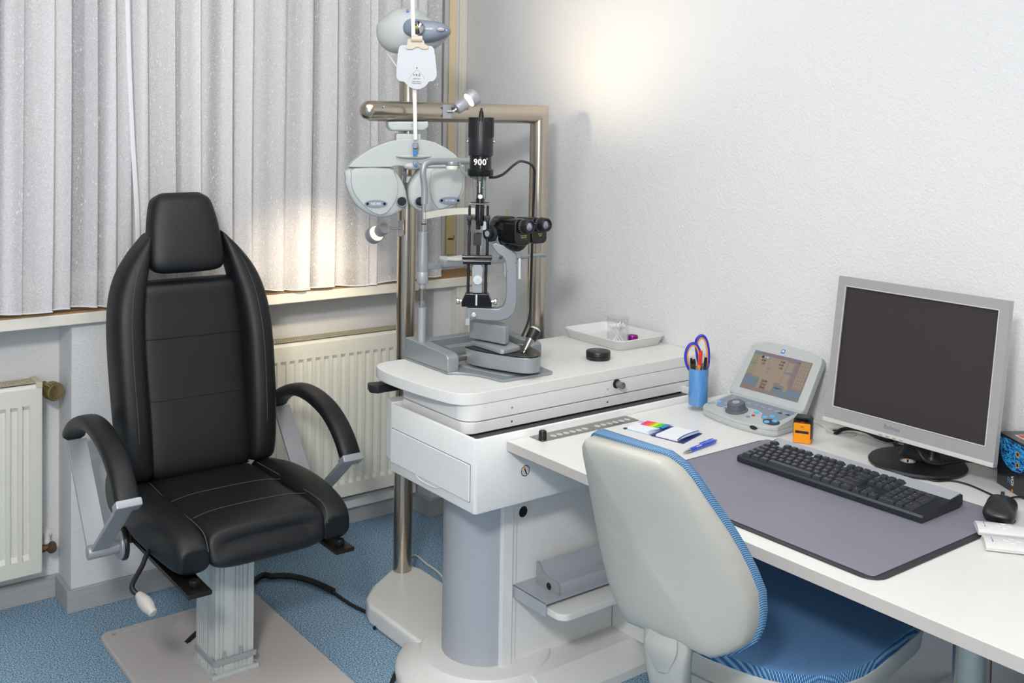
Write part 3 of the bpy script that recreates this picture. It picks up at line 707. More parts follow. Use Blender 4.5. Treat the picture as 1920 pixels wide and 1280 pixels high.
# steel poles
obj('projector_pole', B().cyl((1.763, 2.86, .060), (1.763, 2.86, 1.765), .0300, 40), m_steel, un)
ringv = lambda f: [f(cos(2*pi*i/48)*.0305, sin(2*pi*i/48)*.0305) for i in range(48)]
mitre = ringv(lambda c, s: (2.172+s, 2.70+c, 1.542+s))
obj('arm_pole', B().rings([mitre, ringv(lambda c, s: (2.172+s, 2.70+c, 1.46)), ringv(lambda c, s: (2.172+s, 2.70+c, 0))], cap=False), m_steel, un)
ap = [(.0005, -.030)]+[(.0305*cos(R(a)), -.030*sin(R(a))) for a in range(80, -1, -10)]
b = B().rings([ringv(lambda c, s, r=r, z=z: (1.531+z, 2.70+c*r/.0305, 1.542+s*r/.0305)) for r, z in ap+[(.0305, .3), (.0305, .56)]]+[mitre], cap=False)
obj('swing_arm', b, m_steel, un)
obj('rivet', B().cyl((1.560, 2.668, 1.555), (1.560, 2.666, 1.555), .003, 12), m_chrome, un)

# shelf with the grey document holder on the cabinet side
sh = obj('shelf', B().box(1.690, 2.053, 2.04, 2.182, .2770, .2790, .0008).box(1.690, 1.693, 2.04, 2.182, .245, .279, .0008), m_greycol, un)
hs = B().prism([(2.062, .2792), (2.150, .2792), (2.150, .335), (2.140, .331), (2.120, .312), (2.10, .305), (2.075, .307), (2.066, .305), (2.062, .298)], 1.755, 2.05, 'x', .001)
hd_ = obj('holder', hs, m_greycol, sh)
obj('end_plate', B().prism([(2.058, .2792), (2.153, .2792), (2.153, .338), (2.146, .338), (2.122, .316), (2.10, .309), (2.075, .311), (2.062, .310), (2.058, .300)], 1.748, 1.755, 'x', .001), m_silver, hd_)
obj('socket', B().cyl((1.7475, 2.098, .290), (1.7495, 2.098, .290), .0095, 24), m_ink, hd_)
obj('glass_sheet', B().box(1.70, 2.053, 2.045, 2.11, .2715, .2755), m_glass, sh)
obj('pull_out', B().prism(rrect(1.70, 2.055, 1.985, 2.15, .03), .2475, .2655, 'z', .002), m_creamcap if False else m_white, sh)

# ================================================================== switch desk top (long desk along the right wall)
dk = thing('desk', 'long white desk along the right wall with tubular steel legs', 'desk', (1.98, .9, 0))
obj('desktop', B().box(1.570, 2.388, -.75, 2.056, .696, .720, .0015), m_white, dk)
obj('edge_band', B().box(1.5685, 1.5702, -.75, 2.056, .6965, .7192), m_edge, dk)
obj('end_band', B().box(1.5695, 2.388, 2.0558, 2.0572, .6965, .7192), m_edge, dk)
for lx, ly in ((1.652, .884), (1.652, -.6), (2.30, -.6), (2.30, .55)):
    lg = obj('leg', B().cyl((lx, ly, .012), (lx, ly, .690), .0300, 40), m_steel, dk)
    obj('foot_cap', B().cyl((lx, ly, 0), (lx, ly, .014), .033, 32, .003), m_blackp, lg)
    obj('mount_plate', B().cyl((lx, ly, .689), (lx, ly, .6962), .045, 32), m_silver, lg)
obj('support_bracket', B().box(1.60, 1.63, 2.03, 2.056, .684, .696), m_blackm, dk)
# brushed control strip with knob and membrane keys
cp = obj('control_plate', B().prism(rrect(1.636, 1.972, 2.000, 2.053, .002), .7200, .7212, 'z'), m_nickel, dk)
kn = B(); kc = (1.652, 2.018, .7212); kn.lathe([(.0105, 0), (.0105, .003), (.0095, .006), (.0088, .020), (.0080, .0215), (.003, .022)], kc, (0, 0, 1), 48)
for i in range(18): a = 2*pi*i/18; kn.obox((kc[0]+.0092*cos(a), kc[1]+.0092*sin(a), .7325), (cos(a), sin(a), 0), (-sin(a), cos(a), 0), (0, 0, 1), .0008, .0007, .0075)
obj('knob', kn, m_blackp, cp)
for i in range(13):
    X = 1.690+i*.0215
    if i in (6,): continue
    obj('membrane_key', B().prism(circ(X, 2.022, .0082, .0098, 20), .7212, .7218, 'z', .0003), m_alu, cp)
for X, Y_ in ((1.641, 2.048), (1.641, 2.005), (1.967, 2.048), (1.967, 2.005)): obj('screw', B().cyl((X, Y_, .7212), (X, Y_, .7222), .0028, 12), m_chrome, cp)
gx, gy = (2.3343,1.6219)
g = obj('cable_grommet', B().lathe([(.0395, 0), (.0395, .0015), (.035, .0025), (.012, .0022), (.012, .0005)], (gx, gy, .7200), (0, 0, 1), 40), m_lightp, dk)
obj('grommet_opening', B().cyl((gx, gy+.012, .7215), (gx, gy+.012, .7226), .012), m_ink, g)

# things under the desk
t = thing('pc_tower', 'black ribbed computer tower under the desk behind the steel leg', 'computer', (2.2, .87, 0))
obj('case', B().box(2.02, 2.37, .78, .955, .015, .475, .006), m_blackp, t)
b = B()
for i in range(9): b.box(2.012, 2.021, .790+i*.0175, .799+i*.0175, .04, .455, .002)
obj('front_ribs', b, m_blackm, t)
for X in (2.05, 2.33):
    for Y_ in (.80, .93): obj('foot', B().cyl((X, Y_, 0), (X, Y_, .016), .012, 16), m_rubber, t)
single('pedestal', B().box(2.13, 2.375, 1.0, 1.322, 0, .198, .006), m_white, 'low white box on the floor under the desk, beside the computer tower', 'box', (2.26, 1.16, 0))

# ================================================================== projector on the pole (faces the camera)
JX = -37.3
pj = thing('chart_projector', 'grey and slate wall chart projector on top of the steel pole', 'projector', (1.74, 2.80, 1.70), JX)
def c1o(F): return None
body = [(-0.1193,1.7986),(-0.1159,1.8168),(-0.0978,1.8353),(-0.0816,1.8501),(-0.0617,1.865),(-0.029,1.8692),(0.0076,1.8654),(0.0296,1.8556),(0.0462,1.8377),(0.0665,1.8272),(0.0958,1.8186),(0.1143,1.8025),(0.1109,1.7843),(0.0965,1.7676),(0.0713,1.7472),(0.0313,1.7319),(-0.0198,1.7274),(-0.0636,1.7267),(-0.0893,1.7372),(-0.1078,1.7551),(-0.1172,1.7768)]
ob = outline(body, 3)
def proj(d0, d1): 
    def f(u, v, side, e): return (u, d0 - (d1 if side < 0 else d0*0+.075)*e*(-1 if side > 0 else 1), v)
    return f
obj('body', B().pillow(ob, lambda u, v, side, e: (u, .03+(.085*e if side > 0 else -.055*e), v), 10, 2.4), m_instr, pj, 'f', angle=60)
b = B().tube([(u, -.024+.004, v) for u, v in [(-0.1171,1.8001),(-0.0792,1.8003),(-0.0317,1.8015)]], .0009, 6)
slate = [(-0.0318,1.8037),(-0.0265,1.8201),(-0.0102,1.8313),(0.0153,1.8299),(0.0373,1.8274),(0.0665,1.8253),(0.0921,1.8203),(0.1087,1.8115),(0.1172,1.7989),(0.1127,1.7843),(0.0964,1.7731),(0.0674,1.7617),(0.0382,1.7576),(0.0126,1.7662),(-0.0095,1.775),(-0.026,1.7856)]
obj('nose', B().pillow(outline(slate, 3), lambda u, v, side, e: (u, .010+(.03*e if side > 0 else -.062*e**.8), v), 8, 3.5), m_instrd, pj, 'f', angle=60)
lx, lz = (0.0184,1.8004)
ln = obj('lens_ring', B().lathe([(.0225, -.010), (.0225, .012), (.0200, .014), (.0185, .006), (.014, -.004), (.0005, -.006)], (lx, -.052, lz), (0, -1, 0), 40), m_instrd, pj, 'l')
ln.data.transform(Matrix.Translation((0, 0, -1.70)))
o = obj('lens', B().lathe([(.0190, 0), (.0190, .003), (.0005, .0045)], (lx, -.060, lz-1.70), (0, -1, 0), 40), m_lens, ln, 'l')
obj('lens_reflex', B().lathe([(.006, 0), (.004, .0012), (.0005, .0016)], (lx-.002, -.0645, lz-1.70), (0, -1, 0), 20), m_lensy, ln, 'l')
wx, wz = (0.0886,1.7966)
obj('sensor_window', B().prism([(wx+.0135*cos(a*pi/12), wz-1.70+.0062*sin(a*pi/12)) for a in range(24)], -.054, -.046, 'y', .001), m_blackg, pj, 'l')
lx2, lz2 = (0.1069,1.7952)
obj('status_lamp', B().cyl((lx2, -.052, lz2-1.70), (lx2, -.045, lz2-1.70), .0013, 10), m_ledb, pj, 'l')
tx, tz = (0.0535,1.7976)
text('lettering', 'NIDEK', .0085, m_whiteink, pj, (tx, -.0555, tz), (1, 0, 0), (0, 0, 1), 'f', bold=.0002)
ex, ez = (-0.0174,1.8563)
obj('emblem', B().box(ex-.004, ex+.004, -.014, -.0105, ez-1.70-.0045, ez-1.70+.0045, .0005), m_blueink, pj, 'l')
obj('pole_socket', B().cyl((-.018, .0617, -.03), (-.018, .0617, .03), .034, 32, .004), m_instr, pj, 'l')
obj('cable', B().tube([((-0.0875,1.7337)[0], .03, (-0.0875,1.7337)[1]), (-.055, .035, 1.685), (-.03, .045, 1.655), (-.002, .055, 1.60), (.012, .062, 1.50)], .003, 8), m_cream, pj, 'f')

# ================================================================== phoropter hanging from the swing arm
PHR = -25
ph = thing('phoropter', 'light grey motorised phoropter with two round lens heads hanging from the steel arm', 'phoropter', (1.66, 2.68, 1.22), PHR)
def cut(F, pts): return [(x, z) for x, z in F]
L1 = [(-0.1837,1.3722),(-0.0621,1.3748),(-0.0463,1.3644),(-0.0303,1.3453),(-0.0178,1.3208),(-0.0104,1.2927),(-0.009,1.2716),(-0.0151,1.254),(-0.0325,1.2418),(-0.0533,1.2302),(-0.0881,1.2254),(-0.1159,1.2315),(-0.1438,1.2472),(-0.1664,1.2681),(-0.1804,1.2925),(-0.1921,1.3202),(-0.193,1.3445)]
R1 = [(0.036,1.3772),(0.1517,1.3763),(0.1628,1.3533),(0.165,1.3249),(0.1619,1.2965),(0.1497,1.2716),(0.1302,1.2538),(0.1054,1.2415),(0.077,1.2355),(0.0486,1.237),(0.0237,1.2452),(0.0059,1.2575),(-0.0042,1.2751),(-0.0065,1.2962),(-0.0048,1.3208),(0.0065,1.3454),(0.0203,1.3648)]
for nm, pts in (('left_head', L1), ('right_head', R1)):
    hd1 = obj('lens_head', B().pillow(outline(pts, 2), lambda u, v, side, e: (u, (.045*e**.7 if side > 0 else -.030*e**.7), v), 8, 6), m_instr, ph, 'f', angle=50)
    if nm == 'left_head': HL = hd1
    else: HR = hd1
F1 = [(-0.1693,1.373),(-0.0639,1.3737),(-0.048,1.3592),(-0.0389,1.3347),(-0.0375,1.3032),(-0.0452,1.2751),(-0.0606,1.2506),(-0.0795,1.2349),(-0.0986,1.2349),(-0.1266,1.2507),(-0.151,1.2751),(-0.1702,1.3029),(-0.1774,1.3307),(-0.1774,1.3549)]
F2_ = [(0.0679,1.3722),(0.141,1.3727),(0.1538,1.3533),(0.1561,1.3249),(0.1493,1.2964),(0.1335,1.2751),(0.1123,1.2592),(0.0875,1.2504),(0.0694,1.2681),(0.0584,1.2963),(0.0551,1.3245),(0.0583,1.3527)]
for pts, par in ((F1, HL), (F2_, HR)):
    obj('face_cover', B().pillow(outline(pts, 2), lambda u, v, side, e: (u, -.026-(.0095*e**.6 if side < 0 else -.008*e), v), 6, 8), m_instr, par, 'f', angle=50)
for (px_, pz), par in (((-0.0268,1.2745), HL), ((0.0278,1.2745), HR)):
    b = B().lathe([(.0165, 0), (.0165, .0095), (.0145, .0115), (.0130, .0095), (.0125, .006)], (px_, -.028, pz), (0, -1, 0), 36, cap=False)
    ap_ = obj('eyepiece', b, m_silver, par, 'f'); obj('eye_lens', B().lathe([(.0130, 0), (.0130, .0015), (.0005, .002)], (px_, -.0355, pz), (0, -1, 0), 32), m_lens, par, 'f')
for (px_, pz), par, s_ in (((-0.1032,1.2681), HL, 'NIDEK'), ((0.1171,1.2778), HR, 'RT-5100')):
    pl = obj('name_plate', B().prism(circ(px_, pz, .0335, .0115, 36), -.0385, -.034, 'y', .0008), m_instrd, par, 'f')
    text('lettering', s_, .011 if s_ == 'NIDEK' else .008, m_whiteink, par, (px_, -.0388, pz), (1, 0, 0), (0, 0, 1), 'f', bold=.0001)
    for dx in (-.025, .025): obj('socket_hole', B().cyl((px_+dx, -.0388, pz), (px_+dx, -.036, pz), .0042, 16), m_blackg, par, 'f')
AR = [(-0.1845,1.3764),(-0.1713,1.3914),(-0.1492,1.4107),(-0.1218,1.4283),(-0.0908,1.4433),(-0.0597,1.4541),(-0.0318,1.459),(0.0032,1.4605),(0.0384,1.4588),(0.0703,1.4515),(0.1025,1.436),(0.1278,1.4186),(0.1496,1.3975),(0.1588,1.3799),(0.1571,1.377),(0.0466,1.3763),(0.0288,1.386),(0.0182,1.3877),(0.0114,1.3718),(-0.0096,1.3692),(-0.0168,1.3786),(-0.0413,1.3809),(-0.0622,1.3759),(-0.1625,1.3745)]
obj('arch', B().prism(AR, -.030, .040, 'y', .006, 3), m_instr, ph, 'f')
FL = [(-0.0469,1.4088),(-0.0243,1.4146),(0.0178,1.4175),(0.039,1.4153),(0.0593,1.4098),(0.0392,1.4037),(0.0181,1.401),(-0.0241,1.4031)]
obj('level_fin', B().pillow(outline(FL, 3), lambda u, v, side, e: (u, -.034+(.006*e if side > 0 else -.012*e), v), 5, 2), m_instr, ph, 'f', angle=60)
nx_, nz_ = (0.0022,1.3805)
ns = obj('nose_rest', B().pillow(circ(nx_, nz_, .026, .012, 24), lambda u, v, side, e: (u, -.036+(.01*e if side > 0 else -.016*e), v), 5, 2.5), m_instr, ph, 'f', angle=60)
kx1, kz1 = (0.0102,1.3886)
obj('pd_knob', B().cyl((kx1, -.048, kz1), (kx1, -.066, kz1), .0085, 20, .002), m_instrd, ph, 'f'); obj('knob_dot', B().cyl((kx1, -.0655, kz1-.002), (kx1, -.067, kz1-.002), .003, 12), m_blueink, ph, 'f')
obj('neck', B().box(-.045, .03, -.022, .03, (-0.0067,1.4478)[1], (-0.0071,1.4766)[1], .005), m_instr, ph, 'f')
obj('swivel', B().cyl((-.005, .004, (-0.007,1.4702)[1]), (-.005, .004, (-0.0073,1.4957)[1]), .016, 28), m_nickel, ph, 'f')
hb_ = [(-0.0702,1.5115),(0.05,1.5134),(0.0513,1.4976),(0.0415,1.487),(0.031,1.4851),(-0.0566,1.4838),(-0.0653,1.4889),(-0.07,1.4975)]
hg = obj('hanger', B().prism(hb_, -.028, .05, 'y', .006, 3), m_instr, ph, 'f')
text('emblem', '2', .012, m_blueink, ph, ((0.0006,1.5007)[0], -.0285, (0.0006,1.5007)[1]), (1, 0, 0), (0, 0, 1), 'f')
obj('cable', B().tube([((-0.0106,1.3772)[0], .03, 1.37), (-.012, .04, 1.33), (-.02, .06, 1.29), (-.022, .12, 1.25)], .0045, 8), m_instrd, ph, 'f')
obj('pole_clip', B().box(-.012, .014, .05, .10, 1.325, 1.345, .003), m_white, ph, 'f')

# near-vision rod with its test card
nc = thing('near_chart', 'white near vision test card clipped to a clear ruled rod in front of the projector', 'eye chart', (1.66, 2.63, 1.43), -37.3)
rb, rt = (-0.011,1.4585), (-0.0268,1.9175)
d = (rt[0]-rb[0], rt[1]-rb[1])
obj('rod', B().obox(((rb[0]+rt[0])/2, 0, (rb[1]+rt[1])/2), (1, 0, 0), (0, 1, 0), (d[0], 0, d[1]), .0058, .002, (d[0]**2+d[1]**2)**.5/2, .001), m_whitep, nc, 'f')
b = B()
for i in range(90):
    t = i/90; X = rb[0]+d[0]*t-.0046+(.0008 if i % 5 else .0014); b.box(X-.001*(1 if i % 5 else 1.6), X+.001, -.0026, -.0021, rb[1]+d[1]*t-.0003, rb[1]+d[1]*t+.0003)
obj('rod_scale', b, m_ink, nc, 'f', smooth=False)
hx_, hz_ = (-0.0108,1.4379)
hl = obj('rod_holder', B().box(hx_-.007, hx_+.007, -.012, .012, hz_-.018, hz_+.012, .002).cyl((hx_+.001, -.01, hz_+.004), (hx_+.001, -.026, hz_+.004), .0085, 20, .002), m_instrd, nc, 'f')
obj('holder_badge', B().cyl((hx_, -.012, hz_-.018), (hx_, -.016, hz_-.018), .006, 20).box(hx_-.006, hx_+.006, -.015, -.010, hz_-.026, hz_-.012, .001), m_blueink, hl, 'f')
cardp = [(-0.0552,1.7363),(-0.0475,1.737),(0.029,1.736),(0.0357,1.7339),(0.0407,1.7274),(0.0455,1.7021),(0.05,1.6601),(0.0507,1.649),(0.0459,1.6379),(0.0393,1.6322),(0.0283,1.6309),(0.0228,1.6231),(0.0141,1.6141),(0.003,1.6089),(-0.008,1.6076),(-0.0214,1.6096),(-0.0326,1.6155),(-0.0416,1.6253),(-0.0472,1.6297),(-0.0583,1.6306),(-0.0661,1.6371),(-0.069,1.6448),(-0.0687,1.6669),(-0.0669,1.698),(-0.0639,1.7223),(-0.0607,1.7323)]
cd_ = obj('card', B().prism(cardp, -.0125, -.0095, 'y', .0008), m_chart, nc, 'f')
cb_ = [(-0.0386,1.7382),(-0.0366,1.7537),(-0.0245,1.7572),(0.0054,1.7577),(0.0111,1.7501),(0.0134,1.7413),(0.0212,1.737),(0.0251,1.7338),(0.0247,1.7282),(0.0203,1.7254),(0.0047,1.7257),(-0.0031,1.7311),(-0.0098,1.7321),(-0.0163,1.7275),(-0.0241,1.7247),(-0.0374,1.725),(-0.0429,1.7282),(-0.043,1.7337)]
obj('clip', B().prism(cb_, -.0165, -.0126, 'y', .0012), m_beige, nc, 'f')
c_a, c_b = (-0.0261,1.7545), (0.007,1.755)
obj('clip_barrel', B().cyl((c_a[0], -.012, c_a[1]), (c_b[0], -.012, c_b[1]), .0105, 24, .002), m_beige, nc, 'f')
obj('clip_dome', B().cyl(((-0.0136,1.7594)[0], -.016, (-0.0136,1.7594)[1]), ((-0.0136,1.7594)[0], .004, (-0.0136,1.7594)[1]), .0095, 24, .002), m_beige, nc, 'f')
def ct(s_, px_, pz, size, sp=1.0):
    text('lettering', s_, size, m_ink, nc, (px_, -.0128, pz), (1, 0, 0), (0, 0, 1), 'f', bold=.00012)
for s_, q, sz in (('8', (-0.0087,1.6699), .0072), ('V R Z', (-0.0089,1.6494), .0090), ('E F P T O Z', (-0.0088,1.6387), .0038), ('D F N P T  X U D N F', (-0.0087,1.6301), .0029), ('P H T E A  X U N D F', (-0.0086,1.6249), .0029)):
    ct(s_, q[0], q[1], sz)
b = B(); tri = [(-0.0306,1.6355),(-0.0296,1.6421),(-0.0132,1.6612),(-0.0088,1.6635),(-0.0032,1.6614),(0.0126,1.6429),(0.0138,1.6362)]
b.tube([(x, -.0127, z) for x, z in tri], .0003, 5, sm=2); obj('triangle_mark', b, m_greytext, nc, 'f')

# ================================================================== clamp spotlights
def spot(label, joint, lamp, aim, clampc, clampn, power, sz=100):
    t = thing('clamp_spotlight', label, 'lamp', clampc, group=None)
    J = V(joint); P = V(lamp); A = V(aim).normalized()
    obj('clamp', B().obox(clampc, clampn[0], clampn[1], clampn[2], .0022, clampn[3], clampn[4], .001), m_silver, t)
    obj('arm', B().cyl(V(clampc), J, .0045, 12).lathe([(.0001, -.007), (.005, -.005), (.007, 0), (.005, .005), (.0001, .007)], J, (0, 0, 1), 16).cyl(J, P, .005, 12), m_chrome, t)
    sk = obj('socket', B().lathe([(.010, -.002), (.0175, .0), (.0185, .004), (.0185, .034), (.0165, .038), (.010, .038)], P, A, 32), m_silver, t)
    obj('bulb', B().lathe([(.010, .036), (.0105, .044), (.014, .050), (.0205, .060), (.0225, .066)], P, A, 32, cap=False), m_glow, t)
    obj('shade_ring', B().lathe([(.0235, .050), (.0262, .050), (.0270, .052), (.0270, .074), (.0262, .076), (.0240, .076)], P, A, 40, cap=False).lathe([(.0240, .076), (.0235, .050)], P, A, 40, cap=False), m_silver, t)
    l = bpy.data.lights.new('spot', 'SPOT'); l.energy = power; l.color = (1, .83, .58); l.spot_size = R(sz); l.spot_blend = 1.0; l.shadow_soft_size = .02
    lo = bpy.data.objects.new('spotlight_beam', l); COL.objects.link(lo); lo.parent = t
    lo.location = P + A*.08 - t.location; lo.rotation_euler = A.to_track_quat('-Z', 'Y').to_euler()
    return t
P1 = V((1.8091,2.655,1.5533)); T1 = V((2.39,2.5631,1.9438))
spot('small silver spotlight clamped on the horizontal steel arm, aimed up at the right wall', (1.8008,2.66,1.5449), P1, T1-P1, (1.7826,2.668,1.5446), ((0, 1, 0), (1, 0, 0), (0, 0, 1), .0155, .021), 7, 120)
P2 = V((1.6356,2.78,1.1845)); T2 = V((1.6008,3.24,0.9743))
spot('small silver spotlight clamped to the tall steel pole below the phoropter, aimed at the curtain', (1.6528,2.79,1.1827), P2, T2-P2, (1.7189,2.826,1.1745), ((0, 1, 0), (1, 0, 0), (0, 0, 1), .0085, .025), 10, 85)

# ================================================================== slit lamp
sl = thing('slit_lamp', 'grey and black slit lamp microscope with joystick and head rest on the white table top', 'microscope', (1.688, 2.355, .8255), -37.3)
pl = [(1.583, 2.575), (1.583, 2.345), (1.600, 2.338), (1.618, 2.322), (1.634, 2.295), (1.648, 2.250), (1.655, 2.205), (1.662, 2.196), (1.822, 2.192), (1.832, 2.200), (1.838, 2.25), (1.852, 2.295), (1.868, 2.322), (1.888, 2.338), (1.905, 2.345), (1.905, 2.575)]
bp_ = obj('base_plate', B().prism(pl, .8255, .8325, 'z', .002), m_hammer, sl)
obj('slide_plate', B().prism([(1.655, 2.45), (1.655, 2.36), (1.690, 2.225), (1.80, 2.222), (1.838, 2.36), (1.838, 2.45)], .8325, .8335, 'z'), m_greycol, bp_)
def rail(xc):
    p = [(2.345, .8325), (2.345, .868), (2.350, .876), (2.360, .880), (2.530, .890), (2.565, .890), (2.570, .885), (2.570, .8325)]
    return B().prism(p, xc-.019, xc+.019, 'x', .004, 3)
obj('rail_housing', rail(1.600), m_hammer, sl); obj('rail_housing', rail(1.892), m_hammer, sl)
obj('cross_beam', B().box(1.60, 1.89, 2.53, 2.565, .8325, .882, .004).box(1.66, 1.89, 2.455, 2.485, .848, .872, .003), m_hammer, sl)
obj('axle', B().cyl((1.612, 2.383, .860), (1.885, 2.383, .860), .0125, 28), m_nickel, sl)
HP = [(1.6642,2.3819),(1.7096,2.3827),(1.7842,2.343),(1.8157,2.3044),(1.8153,2.2686),(1.8064,2.2333),(1.791,2.2031),(1.7724,2.1814),(1.754,2.1746),(1.7353,2.178),(1.7207,2.1897),(1.7088,2.2085),(1.6917,2.2485),(1.6741,2.2962),(1.6633,2.3436)]
obj('cross_slide', B().prism(HP, .842, .884, 'z', .003), m_hammer, sl)
obj('slide_cover', B().prism(HP, .8842, .8865, 'z', .0008), m_blackm, sl)
jx, jy = (1.7553,2.2325)
obj('joystick_slot', B().prism(circ(jx, jy, .013, .010), .8866, .8872, 'z'), m_ink, sl)
J0 = V((jx, jy, .886)); J1 = V((1.7971,2.235,0.9462)); ja = J1-J0
js = obj('joystick', B().lathe([(.004, 0), (.0045, .006), (.0065, .008), (.0125, ja.length*.62)], J0, ja, 32), m_nickel, sl)
obj('grip_ring', B().lathe([(.0150, ja.length*.58), (.0158, ja.length*.60), (.0165, ja.length*.95), (.0155, ja.length*.97)], J0, ja, 32), m_rubber, js)
obj('button', B().lathe([(.0155, ja.length*.97), (.0150, ja.length*1.0), (.011, ja.length*1.05), (.0005, ja.length*1.07)], J0, ja, 32), m_alu, js)
LP = [(1.6911,2.393),(1.7488,2.3997),(1.7763,2.3257),(1.7648,2.2606),(1.7472,2.252),(1.6974,2.246),(1.6903,2.2506),(1.6911,2.3201)]
obj('carrier_plate', B().prism(LP, .8868, .899, 'z', .002), m_silver, sl)
AP = [(1.6911,2.4001),(1.7056,2.3601),(1.7154,2.3183),(1.7205,2.2891),(1.7263,2.2789),(1.7444,2.2868),(1.7596,2.3232),(1.7628,2.3642),(1.7505,2.4036),(1.7241,2.4203),(1.7082,2.4207)]
obj('arm_block', B().prism(AP, .903, .953, 'z', .004, 3), m_hammer, sl)
obj('block_tab', B().obox((*(1.6492,2.35,0.9649),), (.795, -.606, 0), (.606, .795, 0), (0, 0, 1), .006, .012, .009, .001), m_silver, sl)
def fr(pts, d0, d1, bev=.002, seg=2): return B().prism(pts, d0, d1, 'y', bev, seg, 'all' if len(pts) < 12 else True)
CA = [(-0.031,1.0006),(-0.0305,0.97),(-0.0082,0.9689),(0.0216,0.9649),(0.0543,0.9639),(0.0824,0.9704),(0.0985,0.9856),(0.1056,1.0052),(0.1068,1.0246),(0.1058,1.0843),(0.1047,1.1483),(0.0881,1.1644),(0.0701,1.1746),(0.0463,1.1816),(0.036,1.1784),(0.0376,1.1695),(0.0497,1.1534),(0.0677,1.1403),(0.0739,1.1285),(0.0772,1.0599),(0.0756,1.0211),(0.0685,1.0045),(0.0552,0.9983),(0.0106,1.0006)]
obj('microscope_arm', fr(CA, -.016, .016, .003, 3), m_silverd, sl, 'f')
bx, bz = (-0.0114,0.9823)
obj('arm_bolt', B().cyl((bx, -.016, bz), (bx, -.024, bz), .0065, 20, .001).cyl((bx+.002, -.024, bz), (bx+.002, -.029, bz), .0045, 6), m_alu, sl, 'f')
for q in ((0.1021,1.1274), (0.0802,1.1047)): obj('screw', B().cyl((q[0], -.0155, q[1]), (q[0], -.0172, q[1]), .0014, 8), m_ink, sl, 'f')
obj('arm_scale', B().box((0.1093,1.138)[0], (0.1167,1.1381)[0], -.004, .004, (0.1103,1.0799)[1], (0.1093,1.138)[1], .001), m_alu, sl, 'f')
obj('arm_screw', B().cyl(((0.0691,1.1492)[0], .0, (0.0691,1.1492)[1]), ((0.0588,1.1401)[0], -.02, (0.0588,1.1401)[1]), .0045, 14), m_nickel, sl, 'f')
obj('arm_plate', B().box((0.0709,1.1284)[0], (0.0753,1.1285)[0], -.010, .010, (0.0716,1.0867)[1], (0.0709,1.1284)[1], .001), m_silver, sl, 'f')
# illumination tower (all on one vertical axis)
zt = lambda y: 1.0157-(y-566)*.0014885      # heights along the tower
cx0 = .0
def tc_(prof, c=(0, 0), n=40): return B().lathe([(r, z) for r, z in prof], (c[0], c[1], 0), (0, 0, 1), n)
pv = obj('tower_foot', B().box(-.014, .014, -.012, .012, zt(573), zt(569), .001), m_silver, sl, 'f')
pb = [((-0.0459,1.0041)[0], zt(574)), ((0.0373,1.0055)[0], zt(574)), ((0.0373,1.0055)[0], zt(567)), ((0.0279,1.0352)[0], zt(550)), ((-0.036,1.0341)[0], zt(550)), ((-0.0461,1.0146)[0], zt(565))]
pbk = obj('prism_block', fr(pb, -.022, .018, .0015), m_blackg, sl, 'f')
obj('index_bar', B().box(-.0075, -.0025, -.0245, -.0215, zt(571), zt(551), .0005), m_alu, pbk, 'f')
for s_, xx in ((-1, (-0.0461,1.0131)[0]), (1, (0.0371,1.0145)[0])):
    obj('side_knob', B().lathe([(.006, 0), (.0062, .006), (.0085, .0065), (.0092, .008), (.0092, .014), (.0085, .0155), (.0005, .016)], (xx, 0, zt(566)), (s_, 0, 0), 28), m_chrome, sl, 'f')
gb = [((-0.0168,1.0404)[0], zt(549)), ((0.01,1.0409)[0], zt(549)), ((0.011,1.0678)[0], zt(530)), ((0.0118,1.1095)[0], zt(502)), ((0.0073,1.1184)[0], zt(496)), ((-0.015,1.118)[0], zt(496)), ((-0.0193,1.109)[0], zt(502)), ((-0.0187,1.0673)[0], zt(530))]
obj('tower_body', fr(gb, -.014, .014, .002), m_hammer, sl, 'f')
obj('disc_knob', B().lathe([(.0120, 0), (.0130, .001), (.0130, .006), (.0122, .007), (.0035, .0072), (.003, .006), (.0005, .006)], ((-0.0025,1.0765)[0], -.0135, zt(524)), (0, -1, 0), 36), m_alu, sl, 'f')
for px_ in ((-0.0293,1.082)[0], (0.0197,1.0828)[0]):
    obj('guide_rod', B().cyl((px_, 0, zt(551)), (px_, 0, zt(480)), .0042, 14), m_blackp, sl, 'f')
cl = B()
for xa, xb in ((870, 883), (884, 896), (897, 908), (909, 921)):
    pass
cl.cyl((-.044, -.012, zt(490)), (.034, -.012, zt(490)), .0085, 20, .001).cyl((-.047, -.012, zt(482)), (.036, -.012, zt(482)), .0065, 20, .001).box(-.043, .033, -.012, .012, zt(496), zt(480), .002)
obj('tilt_block', cl, m_blackg, sl, 'f')
obj('centre_rod', B().cyl((-.003, 0, zt(481)), (-.003, 0, zt(459)), .005, 16), m_blackp, sl, 'f')
obj('mirror_housing', B().box(-.0165, -.0005+.006, -.010, .010, zt(460), zt(437), .001), m_blackp, sl, 'f')
obj('mirror', B().box(-.010, .003, -.011, -.0095, zt(438.5), zt(436), .0003), m_lens, sl, 'f')
for px_ in ((-0.0284,1.216)[0], (0.022,1.2169)[0]):
    obj('support_rod', tc_([(.0043, zt(481)), (.0043, zt(437)), (.0028, zt(433)), (.0028, zt(426)), (.0050, zt(422)), (.0050, zt(414)), (.0036, zt(413)), (.0036, zt(387)), (.0003, zt(386))], (px_, 0), 16), m_blackp, sl, 'f')
    obj('rod_clamp', B().box(min(px_-.007, px_+.007), max(px_-.007, px_+.007), -.007, .007, zt(415), zt(405), .002).box(min(px_, .0), max(px_, .0), -.003, .003, zt(413), zt(407), .001), m_blackp, sl, 'f')
obj('bracket_plate', B().box(.008, .019, -.003, .003, zt(432), zt(416), .001), m_greycol, sl, 'f')
